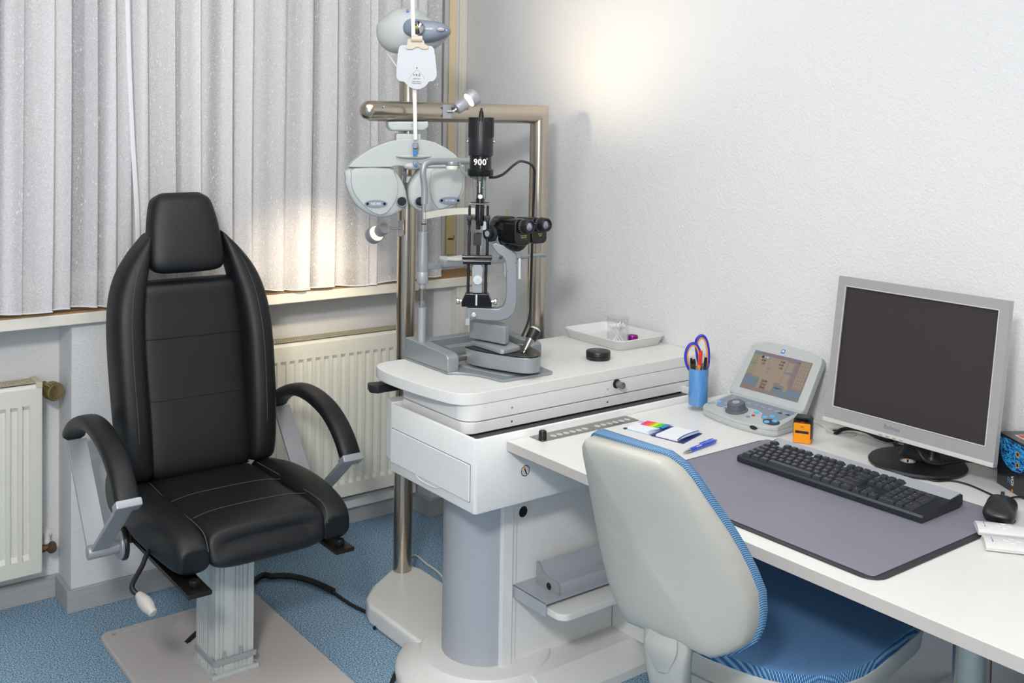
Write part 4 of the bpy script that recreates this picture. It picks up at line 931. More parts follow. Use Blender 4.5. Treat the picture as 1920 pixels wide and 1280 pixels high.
obj('slit_barrel', tc_([(.010, zt(424)), (.0112, zt(422)), (.0112, zt(416)), (.0128, zt(415)), (.0128, zt(388)), (.0115, zt(384)), (.0115, zt(374)), (.011, zt(373))]), m_blackg, sl, 'f')
obj('lens_stub', tc_([(.0065, zt(431)), (.0065, zt(423))], (-.004, 0), 20), m_blackg, sl, 'f')
b = tc_([(.0275, zt(383.5)), (.0280, zt(383)), (.0280, zt(380.8)), (.0275, zt(380.5))], n=60)
gd = obj('graduated_disc', b, m_blackm, sl, 'f')
for i in range(26):
    a = -pi*.05 - pi*.9*i/25
    if i == 0: tk = B()
    tk.obox((.0281*cos(a), .0281*sin(a), zt(382)), (cos(a), sin(a), 0), (-sin(a), cos(a), 0), (0, 0, 1), .0003, .0006, .0011)
obj('graduation', tk, m_whiteink, gd, 'f', smooth=False)
gy = [((-0.0218,1.3646)[0], zt(331)), ((0.0152,1.3652)[0], zt(331)), ((0.0161,1.3059)[0], zt(372)), ((0.0119,1.294)[0], zt(380)), ((-0.0148,1.2935)[0], zt(380)), ((-0.0194,1.3053)[0], zt(368))]
obj('lamp_bracket', fr(gy, .004, .022, .002), m_hammerd, sl, 'f')
ub = obj('filter_block', B().box(-.0095, .006, -.010, .008, zt(374), zt(328), .002), m_blackg, sl, 'f')
obj('filter_rod', B().cyl((-.001, -.0125, zt(362)), (-.001, -.0125, zt(343)), .0018, 10).lathe([(.0001, 0), (.003, .001), (.0035, .003), (.003, .0055), (.0001, .0065)], (-.001, -.0125, zt(345)), (0, 0, 1), 14), m_chrome, sl, 'f')
obj('lever', B().cyl((-.013, -.010, zt(348.5)), (-.006, -.012, zt(348)), .0012, 8), m_brass, ub, 'f')
obj('power_led', B().cyl((.0075, -.0098, zt(353)), (.0075, -.0112, zt(353)), .0014, 10), m_led, ub, 'f')
obj('index_knob', B().lathe([(.0065, 0), (.0070, .001), (.0070, .006), (.0062, .007), (.0005, .007)], (.001, -.0105, zt(369)), (0, -1, 0), 28), m_chrome, sl, 'f')
obj('lamp_collar', tc_([(.012, zt(332)), (.034, zt(331)), (.036, zt(329)), (.036, zt(319)), (.034, zt(318)), (.030, zt(317)), (.012, zt(316))], n=48), m_blackm, sl, 'f')
cl_ = obj('lamp_cylinder', tc_([(.0290, zt(319)), (.0305, zt(318)), (.0305, zt(294)), (.0290, zt(293))], n=48), m_blackg, sl, 'f')
b = B()
N = 36; prof = [(.0335, zt(293)), (.0345, zt(290)), (.0345, zt(231)), (.033, zt(229))]
b.lathe([(.010, zt(294)), (.0325, zt(293.5))]+prof+[(.010, zt(228))], (0, 0, 0), (0, 0, 1), 72)
for i in range(N):
    a = 2*pi*i/N; b.obox((.0345*cos(a), .0345*sin(a), (zt(250)+zt(231))/2), (cos(a), sin(a), 0), (-sin(a), cos(a), 0), (0, 0, 1), .0012, .0016, (zt(231)-zt(268))/2)
obj('lamp_housing', b, m_blackp, sl, 'f')
obj('lamp_spike', tc_([(.0095, zt(229)), (.0088, zt(226)), (.0060, zt(212)), (.0035, zt(209)), (.0030, zt(205)), (.0005, zt(204.5))], n=20), m_blackm, sl, 'f')
for s_ in (-1, 1): obj('vent_screw', B().cyl((s_*.034, 0, zt(267)), (s_*.0385, 0, zt(267)), .0042, 14, .001), m_chrome, sl, 'f')
# the numerals wrap around the collar: four flat glyphs turned about the axis
for g, a in (('9', -25), ('0', -2), ('0', 21)):
    aa = R(a-92+2); text('lettering', g, .0240, m_whiteink, sl, (.0308*cos(aa), .0308*sin(aa), zt(305)), (-sin(aa), cos(aa), 0), (0, 0, 1), 'f', bold=.0006)
aa = R(-54); text('lettering', '®', .0065, m_whiteink, sl, (.0309*cos(aa), .0309*sin(aa), zt(299)), (-sin(aa), cos(aa), 0), (0, 0, 1), 'f')
# binocular microscope, turned to the right of the tower
def mk(px, py, off): return None
MA = V((.62, -.78, .05)).normalized(); MR = V((0, 0, 1)).cross(MA).normalized()*1
MR = MA.cross(V((0, 0, 1))).normalized()*-1   # to the right as the examiner sees it
MU = MR.cross(MA).normalized(); MU = MU if MU.z > 0 else -MU
MR = V((MR.x, MR.y, MR.z)); MR = MR if MR.x > 0 else -MR
oc = V(((0.1018,1.2214)[0], -.03, (0.1018,1.2214)[1]))
b = B().cyl(oc-MA*.085+MU*.006, oc-MA*.02+MU*.006, .0300, 40, .003)
ms = obj('objective_drum', b, m_blackg, sl, 'f')
obj('drum_flange', B().cyl(oc-MA*.060-MU*.022+MR*.012, oc-MA*.048-MU*.022+MR*.012, .040, 48, .002), m_silver, sl, 'f')
obj('lower_housing', B().cyl(oc-MA*.048-MU*.022+MR*.012, oc-MA*.004-MU*.026+MR*.012, .037, 48, .004), m_blackg, sl, 'f')
b = B().cyl(oc-MA*.075-MR*.022-MU*.012, oc-MA*.068-MR*.040-MU*.012, .0235, 36, .002)
sd = obj('side_drum', b, m_blackp, sl, 'f')
obj('magnification_knob', B().cyl(oc-MA*.068-MR*.038-MU*.012, oc-MA*.066-MR*.050-MU*.012, .014, 28, .002), m_blackp, sd, 'f')
obj('knob_cap', B().cyl(oc-MA*.066-MR*.050-MU*.012, oc-MA*.0658-MR*.0515-MU*.012, .0085, 24), m_silver, sd, 'f')
obj('lock_pin', B().cyl(oc-MA*.038+MU*.034, oc-MA*.038+MU*.054, .0022, 10), m_brass, sl, 'f')
PO = rrect(-.0275, .0275, -.043, .030, .016, 6)
for nm, c, tx1, tx2 in (('a', oc-MR*.000+MU*.000, 'HAAG-STREIT', 'BERN SWISS'), ('b', oc+MR*.0585+MU*.002, 'MADE IN', 'SWISS')):
    m4 = Matrix((MR, MU, -MA)).transposed().to_4x4(); m4.translation = c
    if m4.determinant() < 0: m4 = Matrix((MR, MU, MA)).transposed().to_4x4(); m4.translation = c; sg = 1
    else: sg = -1
    t_ = B(); t_.prism(PO, *sorted((sg*-.050, sg*.030)), 'z', .004, 3); pr_ = B(); pr_.add(t_, m4)
    hs_ = obj('prism_housing', pr_, m_blackg, sl, 'f')
    e0 = c+MA*.030+MU*.010
    ep = obj('eyepiece', B().lathe([(.0185, 0), (.0195, .002), (.0195, .010), (.0180, .011), (.0180, .016), (.0150, .017)], e0, MA, 36), m_blackp, hs_, 'f')
    obj('eyecup', B().lathe([(.0165, .013), (.0188, .015), (.0188, .030), (.0170, .033), (.0145, .033), (.0128, .028), (.0122, .026)], e0, MA, 40, cap=False), m_instrd if False else m_rubber, hs_, 'f')
    obj('eye_lens', B().lathe([(.0128, .0265), (.0100, .0285), (.0005, .0295)], e0, MA, 36), m_eyegl, hs_, 'f')
    tk = B()
    for i in range(9):
        a = R(100+i*17); d_ = MR*cos(a)+MU*sin(a); tk.obox(e0+MA*.006+d_*.0197, d_, MA.cross(d_), MA, .0002, .0004, .0016)
    obj('dioptre_scale', tk, m_whiteink, hs_, 'f', smooth=False)
    text('lettering', tx1, .0036, m_gold, hs_, c+MA*.0303-MU*.0165+MR*.002, MR, MU, 'f'); text('lettering', tx2, .0034, m_gold, hs_, c+MA*.0303-MU*.0215+MR*.002, MR, MU, 'f')
obj('bridge', B().obox(oc+MR*.029+MU*.012, MR, MA, MU, .022, .018, .014, .004), m_blackg, sl, 'f')
# head rest
hy = 2.50
def zY(py): return None
hr = obj('head_rest', B().tube([(1.598, hy, 1.2803), (1.598, hy, 1.325), (1.594, hy, 1.352), (1.592, hy, 1.372), (1.597, hy, 1.390), (1.615, hy, 1.3985), (1.66, hy, 1.400), (1.70, hy, 1.400), (1.765, hy, 1.400), (1.788, hy, 1.3985), (1.801, hy, 1.390), (1.806, hy, 1.372), (1.804, hy, 1.352), (1.800, hy, 1.325), (1.800, hy, 1.282)], .0095, 16), m_hammer, sl)
hr['label'] = 'hammered grey head rest frame'
for X in (1.595, 1.800):
    obj('lower_tube', B().cyl((X, hy, .885), (X, hy, .985), .0125, 24), m_silver, hr)
    obj('inner_rod', B().cyl((X, hy, .97), (X, hy, 1.03), .007, 16), m_chrome, hr)
    obj('clamp_sleeve', B().cyl((X, hy, 1.005), (X, hy, 1.04), .0102, 20), m_nickel, hr)
    obj('spindle', B().cyl((X, hy, 1.03), (X, hy, 1.085), .0095, 18), m_silver, hr)
    obj('height_ring', B().cyl((X, hy, 1.055), (X, hy, 1.088), .0165, 28, .001), m_silver, hr)
    obj('sleeve', B().lathe([(.0155, 0), (.0160, .02), (.0160, .035), (.0125, .085), (.0120, .112), (.008, .113)], (X, hy, 1.088), (0, 0, 1), 24), m_hammer, hr)
    obj('chrome_tube', B().cyl((X+.0015, hy, 1.195), (X+.0015, hy, 1.29), .0070, 18), m_chrome, hr)
    obj('height_mark', B().cyl((X+.0015, hy, 1.222), (X+.0015, hy, 1.225), .0075, 18), m_ink, hr)
crp = [(1.60, .0), ]
obj('chin_arm', B().box(1.597, 1.70, hy-.009, hy+.009, 1.093, 1.110, .003).box(1.65, 1.76, hy-.03, hy+.012, 1.098, 1.118, .005).box(1.76, 1.90, hy-.009, hy+.009, 1.093, 1.110, .003), m_hammer, hr)
obj('chin_cup', B().loft([((1.66, hy-.01, 1.122), (0, .022, 0), (0, 0, .006)), ((1.70, hy-.01, 1.118), (0, .026, 0), (0, 0, .006)), ((1.745, hy-.01, 1.122), (0, .022, 0), (0, 0, .006))], 20, 4, 3), m_lightp, hr)
obj('hand_grip', B().tube([(1.90, hy, 1.103), (1.97, hy, 1.106), (2.02, hy, 1.107), (2.040, hy, 1.107)], .0062, 14).cyl((2.036, hy, 1.107), (2.042, hy, 1.107), .0075, 16, .001), m_hammer, hr)
b = B(); pth = spline([(1.592, hy-.008, 1.247), (1.63, hy+.008, 1.248), (1.69, hy+.030, 1.250), (1.73, hy+.036, 1.251), (1.765, hy+.030, 1.251), (1.79, hy+.010, 1.251), (1.806, hy-.008, 1.250)], 6)
b.rings([[p+V((0, -.0012, -.0095)), p+V((0, .0012, -.0095)), p+V((0, .0012, .0095)), p+V((0, -.0012, .0095))] for p in pth]); obj('forehead_band', b, m_band, hr)
obj('fixation_disc', B().cyl((1.688, hy-.004, 1.388), (1.688, hy-.004, 1.400), .0185, 32, .002), m_hammer, hr); obj('fixation_base', B().cyl((1.688, hy-.004, 1.376), (1.688, hy-.004, 1.388), .0180, 32, .002), m_band, hr)
obj('support_link', B().tube([(1.715, hy, 1.396), (1.6947,2.45,1.372), (1.6753,2.38,1.3639)], .005, 10), m_hammer, hr)
# lead from the lamp along the steel pole
obj('lead', B().tube([(.024, .004, zt(333.5)), ((0.0434,1.3597)[0], .01, zt(333)), ((0.0654,1.369)[0], .03, zt(327)), ((0.0947,1.3887)[0], .08, zt(311)), ((0.1168,1.3906)[0], .14, zt(306)), (.150, .20, 1.385), (.155, .215, 1.34), (.152, .22, 1.2), (.150, .22, 1.0), (.146, .21, .93), (.120, .17, .872)], .0038, 10), m_rubber, sl, 'f')

# ================================================================== things on the table top
tr = thing('tray', 'white plastic tray on the table top holding the glass of cotton swabs', 'tray', (2.26, 2.43, .8255))
x0, x1, y0, y1 = 2.170, 2.375, 2.292, 2.566
def trayshape(ins): return rrect(x0+ins, x1-ins, y0+ins, y1-ins, .028-ins*.5, 6)
b = B(); rs = []
for ins, z in ((.016, .8255), (.014, .827), (.002, .853), (0, .8545), (0, .8565), (.0015, .8572), (.0045, .8565), (.0165, .8290), (.020, .8275)):
    rs.append([(u, w, z) for u, w in trayshape(ins)])
b.rings(rs); obj('tray_body', b, m_whitep, tr)
jc = (2.2351,2.3697)
jr = thing('glass_jar', 'small clear glass of cotton swabs standing in the white tray', 'jar', (jc[0], jc[1], .8278))
b = B().lathe([(.0005, .8279), (.0325, .8279), (.0335, .8290), (.0340, .915), (.0335, .9155), (.0325, .915), (.0320, .833), (.0005, .832)], (jc[0], jc[1], 0), (0, 0, 1), 48); obj('glass', b, m_glass, jr)
sw = B().cyl((0, 0, 0), (0, 0, .066), .0012, 8).lathe([(.0012, .054), (.0024, .057), (.0027, .062), (.0022, .067), (.0004, .069)], (0, 0, 0), (0, 0, 1), 10).lathe([(.0012, .0), (.0026, .004), (.0022, .010), (.0012, .013)], (0, 0, -.001), (0, 0, 1), 10)
first = None
for i in range(22):
    a = i*2.399; r0 = .012+.012*((i*7) % 10)/10; r1 = .011+.014*((i*3) % 10)/10
    p = V((jc[0]-r0*cos(a), jc[1]-r0*sin(a), .8345)); q = V((jc[0]+r1*cos(a+.5), jc[1]+r1*sin(a+.5), .8345+.050)); d = (q-p).normalized()
    if first is None: o = first = obj('cotton_swab', sw, m_cotton)
    else: o = first.copy(); COL.objects.link(o)
    o.location = p; o.rotation_euler = d.to_track_quat('Z', 'Y').to_euler()
    o['label'] = 'white cotton swab leaning in the small clear glass on the tray'; o['category'] = 'cotton swab'; o['group'] = 'cotton swabs in the glass jar'
tc0 = (2.3195,2.3907)
t = thing('tin', 'small purple metal tin lid lying in the white tray', 'tin', (tc0[0], tc0[1], .8278))
obj('lid', B().lathe([(.0158, .8279), (.0166, .8287), (.0166, .8425), (.0160, .844), (.0148, .8445), (.0138, .843), (.0005, .8425)], (tc0[0], tc0[1], 0), (0, 0, 1), 40), m_purple, t)
b = B()
for i in range(32): a = 2*pi*i/32; b.obox((tc0[0]+.0166*cos(a), tc0[1]+.0166*sin(a), .8355), (cos(a), sin(a), 0), (-sin(a), cos(a), 0), (0, 0, 1), .0004, .0005, .006)
obj('ribs', b, m_purple, t)
dc = (2.0593,2.265)
t = thing('lens_case', 'flat round black case with gold print, in front of the white tray', 'case', (dc[0], dc[1], .8255))
obj('case_body', B().lathe([(.0345, .8256), (.0355, .827), (.0358, .8355), (.0350, .836)], (dc[0], dc[1], 0), (0, 0, 1), 48), m_blackp, t)
ld = obj('case_lid', B().lathe([(.0350, .8362), (.0360, .837), (.0360, .8475), (.0345, .8500), (.030, .8508), (.0005, .8512)], (dc[0], dc[1], 0), (0, 0, 1), 48), m_blackp, t)
text('lettering', '90 D', .007, m_gold, ld, (dc[0]-.002, dc[1]+.010, .8513), (.795, -.606, 0), (.606, .795, 0)); text('lettering', 'Volk', .006, m_gold, ld, (dc[0]-.004, dc[1]-.002, .8513), (.795, -.606, 0), (.606, .795, 0))

# ================================================================== pen glass
gc = (2.190, 1.990)
t = thing('pen_glass', 'tall drinking glass with a blue liner used as pen holder on the desk', 'glass', (gc[0], gc[1], .7202))
obj('tumbler', B().lathe([(.0005, .7204), (.026, .7204), (.0278, .7215), (.0282, .728), (.0285, .851), (.0280, .8515), (.0273, .851), (.0268, .735), (.0005, .732)], (gc[0], gc[1], 0), (0, 0, 1), 56), m_glass, t)
obj('liner', B().lathe([(.0255, .7335), (.0262, .7345), (.0264, .836), (.0258, .836), (.0255, .7345), (.0005, .7340)], (gc[0], gc[1], 0), (0, 0, 1), 56), m_bluefill, t)
def stick(name, label, cat, base, tip, parts, group=None):
    p = V(base); d = (V(tip)-p).normalized(); t = thing(name, label, cat, base, group=group)
    for nm, prof, mm in parts: obj(nm, B().lathe(prof, p, d, 16), mm, t)
    return t
g3 = V((gc[0], gc[1], 0)); cr_ = V((.795, -.606, 0)); cf_ = V((.606, .795, 0))
def gp(u, f, z): return tuple(g3+cr_*u+cf_*f+V((0, 0, z)))
stick('fineliner', 'orange fineliner with a red cap standing in the blue pen glass', 'pen', gp(-.010, -.014, .7365), gp(.003, -.015, .888), [('barrel', [(.0038, 0), (.0038, .112)], m_orange), ('cap', [(.0045, .112), (.0048, .116), (.0046, .148), (.0038, .152), (.0005, .153)], m_red)])
for i, (u, f, u1, f1, z, lab) in enumerate(((-.012, .006, -.021, .004, .863, 'leftmost black pen in the blue pen glass'), (-.006, -.008, -.014, -.002, .862, 'black pen just right of the leftmost one in the blue pen glass'), (.012, .0, .0195, .002, .866, 'black pen at the right rim of the blue pen glass'))):
    stick('pen', lab, 'pen', gp(u, f, .7365), gp(u1, f1, z), [('barrel', [(.0034, 0), (.0036, .002), (.0036, .10)], m_blackp), ('end_plug', [(.0030, .10), (.0040, .101), (.0040, z-.7365-.006), (.0032, z-.7365)], m_blackm)])
sc = thing('scissors', 'scissors with blue and orange handles standing in the blue pen glass', 'scissors', gp(.003, .010, .7365))
def ring3(pts, off): return [tuple(g3+cr_*((px-1307)*.00139)+cf_*off+V((0, 0, .720+(775-py)*.00139+.004))) for px, py in pts]
A1 = [(1292, 701), (1284, 689), (1281, 672), (1284, 657), (1292, 647), (1301, 648), (1308, 659), (1311, 672), (1310, 688), (1306, 700)]
A2 = [(1318, 708), (1312, 697), (1307, 680), (1303, 655), (1303, 640), (1311, 631), (1320, 635), (1326, 652), (1328, 675), (1326, 695)]
for nm, A_, off in (('left', A1, .008), ('right', A2, .012)):
    h = obj('handle', B().tube(ring3(A_, off), .0046, 10, closed=True), m_scis, sc)
    cx_ = sum(p[0] for p in A_)/len(A_); cy_ = sum(p[1] for p in A_)/len(A_)
    obj('grip_lining', B().tube(ring3([(cx_+(p[0]-cx_)*.82, cy_+(p[1]-cy_)*.88) for p in A_], off-.001), .0030, 8, closed=True), m_scio, h)
def slab(pts, off, th):
    b = B(); lo = ring3(pts, off); hi = ring3(pts, off+th); L_ = [b.bm.verts.new(p) for p in lo]; H = [b.bm.verts.new(p) for p in hi]; n_ = len(L_)
    b.bm.faces.new(L_); b.bm.faces.new(H[::-1])
    for i in range(n_): b.bm.faces.new([L_[i], L_[(i+1) % n_], H[(i+1) % n_], H[i]])
    bmesh.ops.recalc_face_normals(b.bm, faces=b.bm.faces); return b
obj('shank', slab([(1292, 702), (1306, 700), (1314, 706), (1327, 700), (1324, 722), (1318, 732), (1304, 732), (1299, 716)], .0085, .004), m_scis, sc)
obj('blade', slab([(1304, 732), (1313, 732), (1312, 764), (1308, 766)], .009, .0012), m_chrome, sc); obj('blade', slab([(1309, 732), (1318, 732), (1311, 764), (1307, 766)], .0105, .0012), m_chrome, sc)

# ================================================================== refractor control console (slanted keyboard and tilted screen)
cn = thing('control_console', 'light grey refractor control console with tilted colour screen and big dial', 'control panel', (2.22, 1.82, .7202), -90)
# local frame: x = to the user's right (world -y), y = away from the user (world +x)
def surf(y): return .0225+.030*(y+.095)/.19      # height of the sloping top
base = [(-.118, .06), (-.126, -.065), (-.118, -.082), (-.07, -.096), (0, -.104), (.07, -.096), (.118, -.082), (.128, -.062), (.120, .06)]
base = [(-.118, .075), (-.120, .0), (-.124, -.055), (-.118, -.066), (-.095, -.074), (-.05, -.084), (0, -.089), (.05, -.088), (.10, -.080), (.122, -.070), (.130, -.058), (.126, .0), (.120, .075)]
b = B(); rs = []
for k, (ins, h) in enumerate(((.97, 0), (.995, .004), (1.0, .008), (1.0, .013), (.985, .0145), (.985, .016), (1.0, .0175), (1.0, 9), (.985, 10))):
    rs.append([(x*ins, y*ins, (h if h < 1 else surf(y)-(.002 if h == 9 else 0))+.0004) for x, y in base])
b.rings(rs); obj('base', b, m_instr, cn, 'l')
def onsurf(x, y, h=0): return (x, y, surf(y)+.0004+h)
sn = V((0, -.030/.19, 1)).normalized(); st = V((0, 1, .030/.19)).normalized()
def patch(name, poly, h, mm, par=None):
    b = B(); lo = [b.bm.verts.new(onsurf(x, y, 0)) for x, y in poly]; hi = [b.bm.verts.new(onsurf(x, y, h)) for x, y in poly]; n_ = len(poly)
    b.bm.faces.new(lo[::-1]); b.bm.faces.new(hi)
    for i in range(n_): b.bm.faces.new([lo[i], lo[(i+1) % n_], hi[(i+1) % n_], hi[i]])
    bmesh.ops.recalc_face_normals(b.bm, faces=b.bm.faces)
    return obj(name, b, mm, par or cn, 'l')
patch('overlay', [(-.108, .040), (-.110, -.010), (-.090, -.045), (-.070, -.048), (-.060, -.020), (-.02, -.005), (.02, -.005), (.045, -.015), (.060, -.040), (.085, -.052), (.110, -.045), (.114, .040)], .0006, m_instrd)
dl = obj('dial', B().lathe([(.030, 0), (.0305, .002), (.0245, .005), (.0235, .022), (.0215, .024), (.011, .024), (.010, .023), (.0005, .023)], onsurf(-.022, -.040), sn, 48), m_dialg, cn, 'l')
obj('dial_cap', B().lathe([(.0105, .0235), (.0100, .0245), (.0005, .025)], onsurf(-.022, -.040), sn, 32), m_silver, dl, 'l')
def btn(x, y, rx, ry, mm, h=.0022): patch('button', circ(x, y, rx, ry, 20), h, mm)
for x, y in ((-.098, -.022), (-.070, -.008), (.030, -.022), (.068, -.034), (.080, -.018)): btn(x, y, .0075, .0062, m_cyanb)
btn(.036, -.042, .0048, .0042, m_red); btn(.030, -.056, .0062, .005, m_instrd, .0015); btn(-.055, -.045, .0062, .005, m_instrd, .0015)
for x, y in ((-.113, -.045), (-.106, -.036)): btn(x, y, .0065, .0042, m_silver, .0015)
patch('rocker_pad', circ(.100, -.048, .0245, .0165, 32), .0012, m_matd)
for x, y in ((.092, -.056), (.106, -.041)): btn(x, y, .0082, .0062, m_cyanb, .003)
for i in range(6): patch('soft_key', rrect(-.036+i*.024, -.020+i*.024, .012, .021, .002, 2), .0014, m_silver)
for x, y in ((-.098, .022), (-.085, .005), (-.062, .016), (-.082, -.024)): patch('soft_key', rrect(x, x+.016, y, y+.010, .002, 2), .0014, m_silver)
for x, y in ((.075, .008), (.098, .010)): patch('soft_key', rrect(x, x+.012, y, y+.007, .002, 2), .0014, m_matd)
obj('sensor_window', B().prism([(.072+.0115*cos(a*pi/10), .0155+.0052*sin(a*pi/10)) for a in range(20)], -.0862, -.080, 'y', .0008), m_blackg, cn, 'l')
obj('hinge', B().cyl((-.112, .078, .050), (.112, .078, .050), .016, 24, .003), m_instr, cn, 'l')
# screen: tilted back about 30 degrees
sb = V((0, .050, .046)); su = V((0, .100, .150)).normalized(); sr = V((1, 0, 0)); sf = sr.cross(su)      # sf faces the user
sf = -sf if sf.y > 0 else sf
def sp(x, h, o=0): return sb+sr*x+su*h+sf*o
scr = [(-.126, .0), (.118, .0), (.124, .008), (.121, .145), (.116, .158), (.06, .168), (0, .172), (-.06, .170), (-.108, .162), (-.118, .152), (-.131, .010)]
def sprism(poly, o0, o1, bev=0):
    m4 = Matrix((sr, su, sf)).transposed().to_4x4(); m4.translation = sb; q = B(); q.prism(poly, o0, o1, 'z', bev, 3); t_ = B(); t_.add(q, m4); return t_
m4d = Matrix((sr, su, sf)).determinant()
sc_ = obj('screen_housing', sprism(scr, -.022, .0, .004), m_instr, cn, 'l')
obj('screen', sprism([(-.100, .022), (.098, .022), (.096, .138), (-.098, .138)], .0002, .0010), mat('lcd_brown', '7E6F68', .3, emit='5E534C', es=.12), sc_, 'l')
lc = {'blue': mat('lcd_blue', '62717C', .3, emit='4F6273', es=.16), 'tan': mat('lcd_tan', '8C7F70', .3, emit='6A6052', es=.13), 'ol': mat('lcd_olive', '7E7C62', .3, emit='605F48', es=.18), 'dk': mat('lcd_navy', '22284A', .3), 'mv': mat('lcd_mauve', '7A6470', .3, emit='5A4854', es=.15)}
def sq(x0, x1, h0, h1, c, o=.0012): return obj('screen_field', sprism([(x0, h0), (x1, h0), (x1, h1), (x0, h1)], o-.0001, o), lc[c], sc_, 'l', smooth=False)
sq(-.098, .06, .128, .138, 'blue'); sq(-.07, .045, .130, .138, 'mv', .0013); sq(-.098, -.078, .066, .128, 'ol'); sq(-.0765, .022, .060, .128, 'tan'); sq(.024, .044, .055, .124, 'tan'); sq(-.098, -.078, .098, .103, 'blue', .0013); sq(.024, .044, .090, .095, 'blue', .0013)
sq(-.099, -.050, .036, .064, 'blue'); sq(-.048, .004, .032, .062, 'tan', .0013); sq(.006, .096, .030, .052, 'blue'); sq(.05, .060, .056, .132, 'mv'); sq(.062, .094, .056, .136, 'tan'); sq(-.068, -.045, .120, .127, 'dk', .0014); sq(.04, .051, .038, .060, 'tan', .0014); sq(.03, .075, .022, .030, 'blue')
g_ = B()
for i in range(5): t_ = sprism([(.0625+i*.0077, .057), (.0628+i*.0077, .057), (.0628+i*.0077, .135), (.0625+i*.0077, .135)], .0013, .0014); g_.add(t_)
for i in range(8): t_ = sprism([(.0625, .058+i*.0107), (.093, .058+i*.0107), (.093, .0583+i*.0107), (.0625, .0583+i*.0107)], .0013, .0014); g_.add(t_)
obj('key_grid', g_, lc['dk'], sc_, 'l', smooth=False)
for s_, x, h, sz, mm in (('0.00', -.052, .1235, .0085, m_whiteink), ('-0.00', -.058, .114, .0085, m_ink), ('135', -.055, .1045, .0085, m_ink), ('0.00', .006, .1205, .0085, m_ink), ('-0.00', .003, .1115, .0085, m_ink), ('135', .006, .102, .0085, m_ink), ('ADD', -.032, .0935, .007, m_greytext), ('VA', -.032, .083, .006, m_greytext), ('S', -.034, .121, .006, m_greytext), ('C', -.034, .111, .006, m_greytext), ('A', -.034, .1015, .006, m_greytext),
                       ('3694', -.028, .0555, .010, m_ink), ('5263', -.028, .0460, .010, m_ink), ('3842', -.028, .0365, .010, m_ink), ('Program  A', .022, .045, .005, m_ink)):
    text('lettering', s_, sz, mm, sc_, sp(x, h, .0016), sr, su, 'l', depth=.0001, bold=.0001)
emb = obj('emblem', sprism(rrect(-.014, -.003, .1455, .1575, .001, 2), .0002, .0008), m_blueink, sc_, 'l'); obj('emblem_dot', sprism(circ(-.0085, .152, .0032), .0008, .0011), m_whiteink, emb, 'l')
single('console_cable', B().tube([(2.325, 1.745, .740), (2.3348,1.7351,0.728), (2.3512,1.7145,0.7245), (2.3308,1.6673,0.7235), (2.3108,1.6363,0.7232), (2.3112,1.6236,0.7235)], .003, 8), m_cream, 'thin cream cable running from the console to the round desk grommet', 'cable', (2.325, 1.745, .73))

# self-inking stamp
st_ = thing('self_inking_stamp', 'small black and orange self-inking stamp in front of the monitor', 'stamp', (2.1846,1.6298,0.7202), -62)
obj('foot', B().box(-.0225, .0225, -.016, .020, .0005, .012, .002), m_orange, st_, 'l')
obj('body', B().prism([(-.0225, .010), (.0225, .010), (.0225, .058), (.0175, .0655), (-.0175, .0655), (-.0225, .058)], -.011, .022, 'y', .002), m_blackp, st_, 'l')
fp = obj('front_panel', B().prism(rrect(-.0205, .0205, .001, .0505, .002, 3), -.0175, -.0105, 'y', .001), m_orange, st_, 'l')
obj('window_slot', B().box(-.0165, .0165, -.0182, -.0174, .026, .0325, .0002).box(-.004, .004, -.0182, -.0174, .042, .0432, .0002), m_ink, fp, 'l')
obj('red_line', B().box(-.004, .004, -.0125, -.0105, .052, .0535), m_red, st_, 'l'); obj('handle_window', B().box(-.016, .016, -.0125, -.0105, .0555, .062, .001), m_blackg, st_, 'l')

# note pad with film index tabs
pd = thing('sticky_note_folder', 'open navy sticky note folder with five neon index tabs on the desk', 'note pad', (1.9437,1.8803,0.7202))
pa, pb_, pc_, pd_, pe, pf = [V(p) for p in ((1.8855,1.9643,0.7203), (1.971,1.9943,0.7203), (2.0045,1.9068,0.7203), (2.023,1.8205,0.7203), (1.9186,1.7892,0.7203), (1.8994,1.8823,0.7203))]
def quad(a, b_, c, d, z0, z1):
    return B().prism([(p[0], p[1]) for p in (a, b_, c, d)], z0, z1, 'z')
mixp = lambda p, q, t: V(p)*(1-t)+V(q)*t
obj('cover', quad(pa, pb_, pc_, pf, .7203, .7213), m_sky, pd); obj('cover', quad(pf, pc_, pd_, pe, .7203, .7213), m_blueplast, pd)
obj('spine', quad(mixp(pf, pa, .07), mixp(pc_, pb_, .07), mixp(pc_, pd_, .05), mixp(pf, pe, .05), .7213, .7220), m_blueplast, pd)
q0 = lambda s_, t: mixp(mixp(pa, pb_, t), mixp(pf, pc_, t), s_)     # left leaf: s across, t away
q1 = lambda s_, t: mixp(mixp(pf, pc_, t), mixp(pe, pd_, t), s_)
obj('note_block', quad(q0(.05, .05), q0(.05, .70), q0(.85, .70), q0(.85, .05), .7213, .7243), m_paper, pd)
for i in range(5): obj('index_tab', quad(q0(.22+.148*i, .55), q0(.22+.148*i, .99), q0(.36+.148*i, .99), q0(.36+.148*i, .55), .7244, .7250), m_fluo[i], pd)
obj('note_block', quad(q1(.12, .04), q1(.12, .93), q1(.80, .93), q1(.80, .04), .7213, .7262), m_paper, pd)
obj('clear_flap', quad(q1(.84, .02), q1(.78, .5), q1(.86, .98), q1(.97, .98), .7263, .7268), m_sky, pd); obj('flap_edge', B().tube([q1(.82, .02)+V((0, 0, .0065)), q1(.78, .3)+V((0, 0, .0068)), q1(.80, .65)+V((0, 0, .0068)), q1(.88, .98)+V((0, 0, .0065))], .0012, 6), m_blueplast, pd)
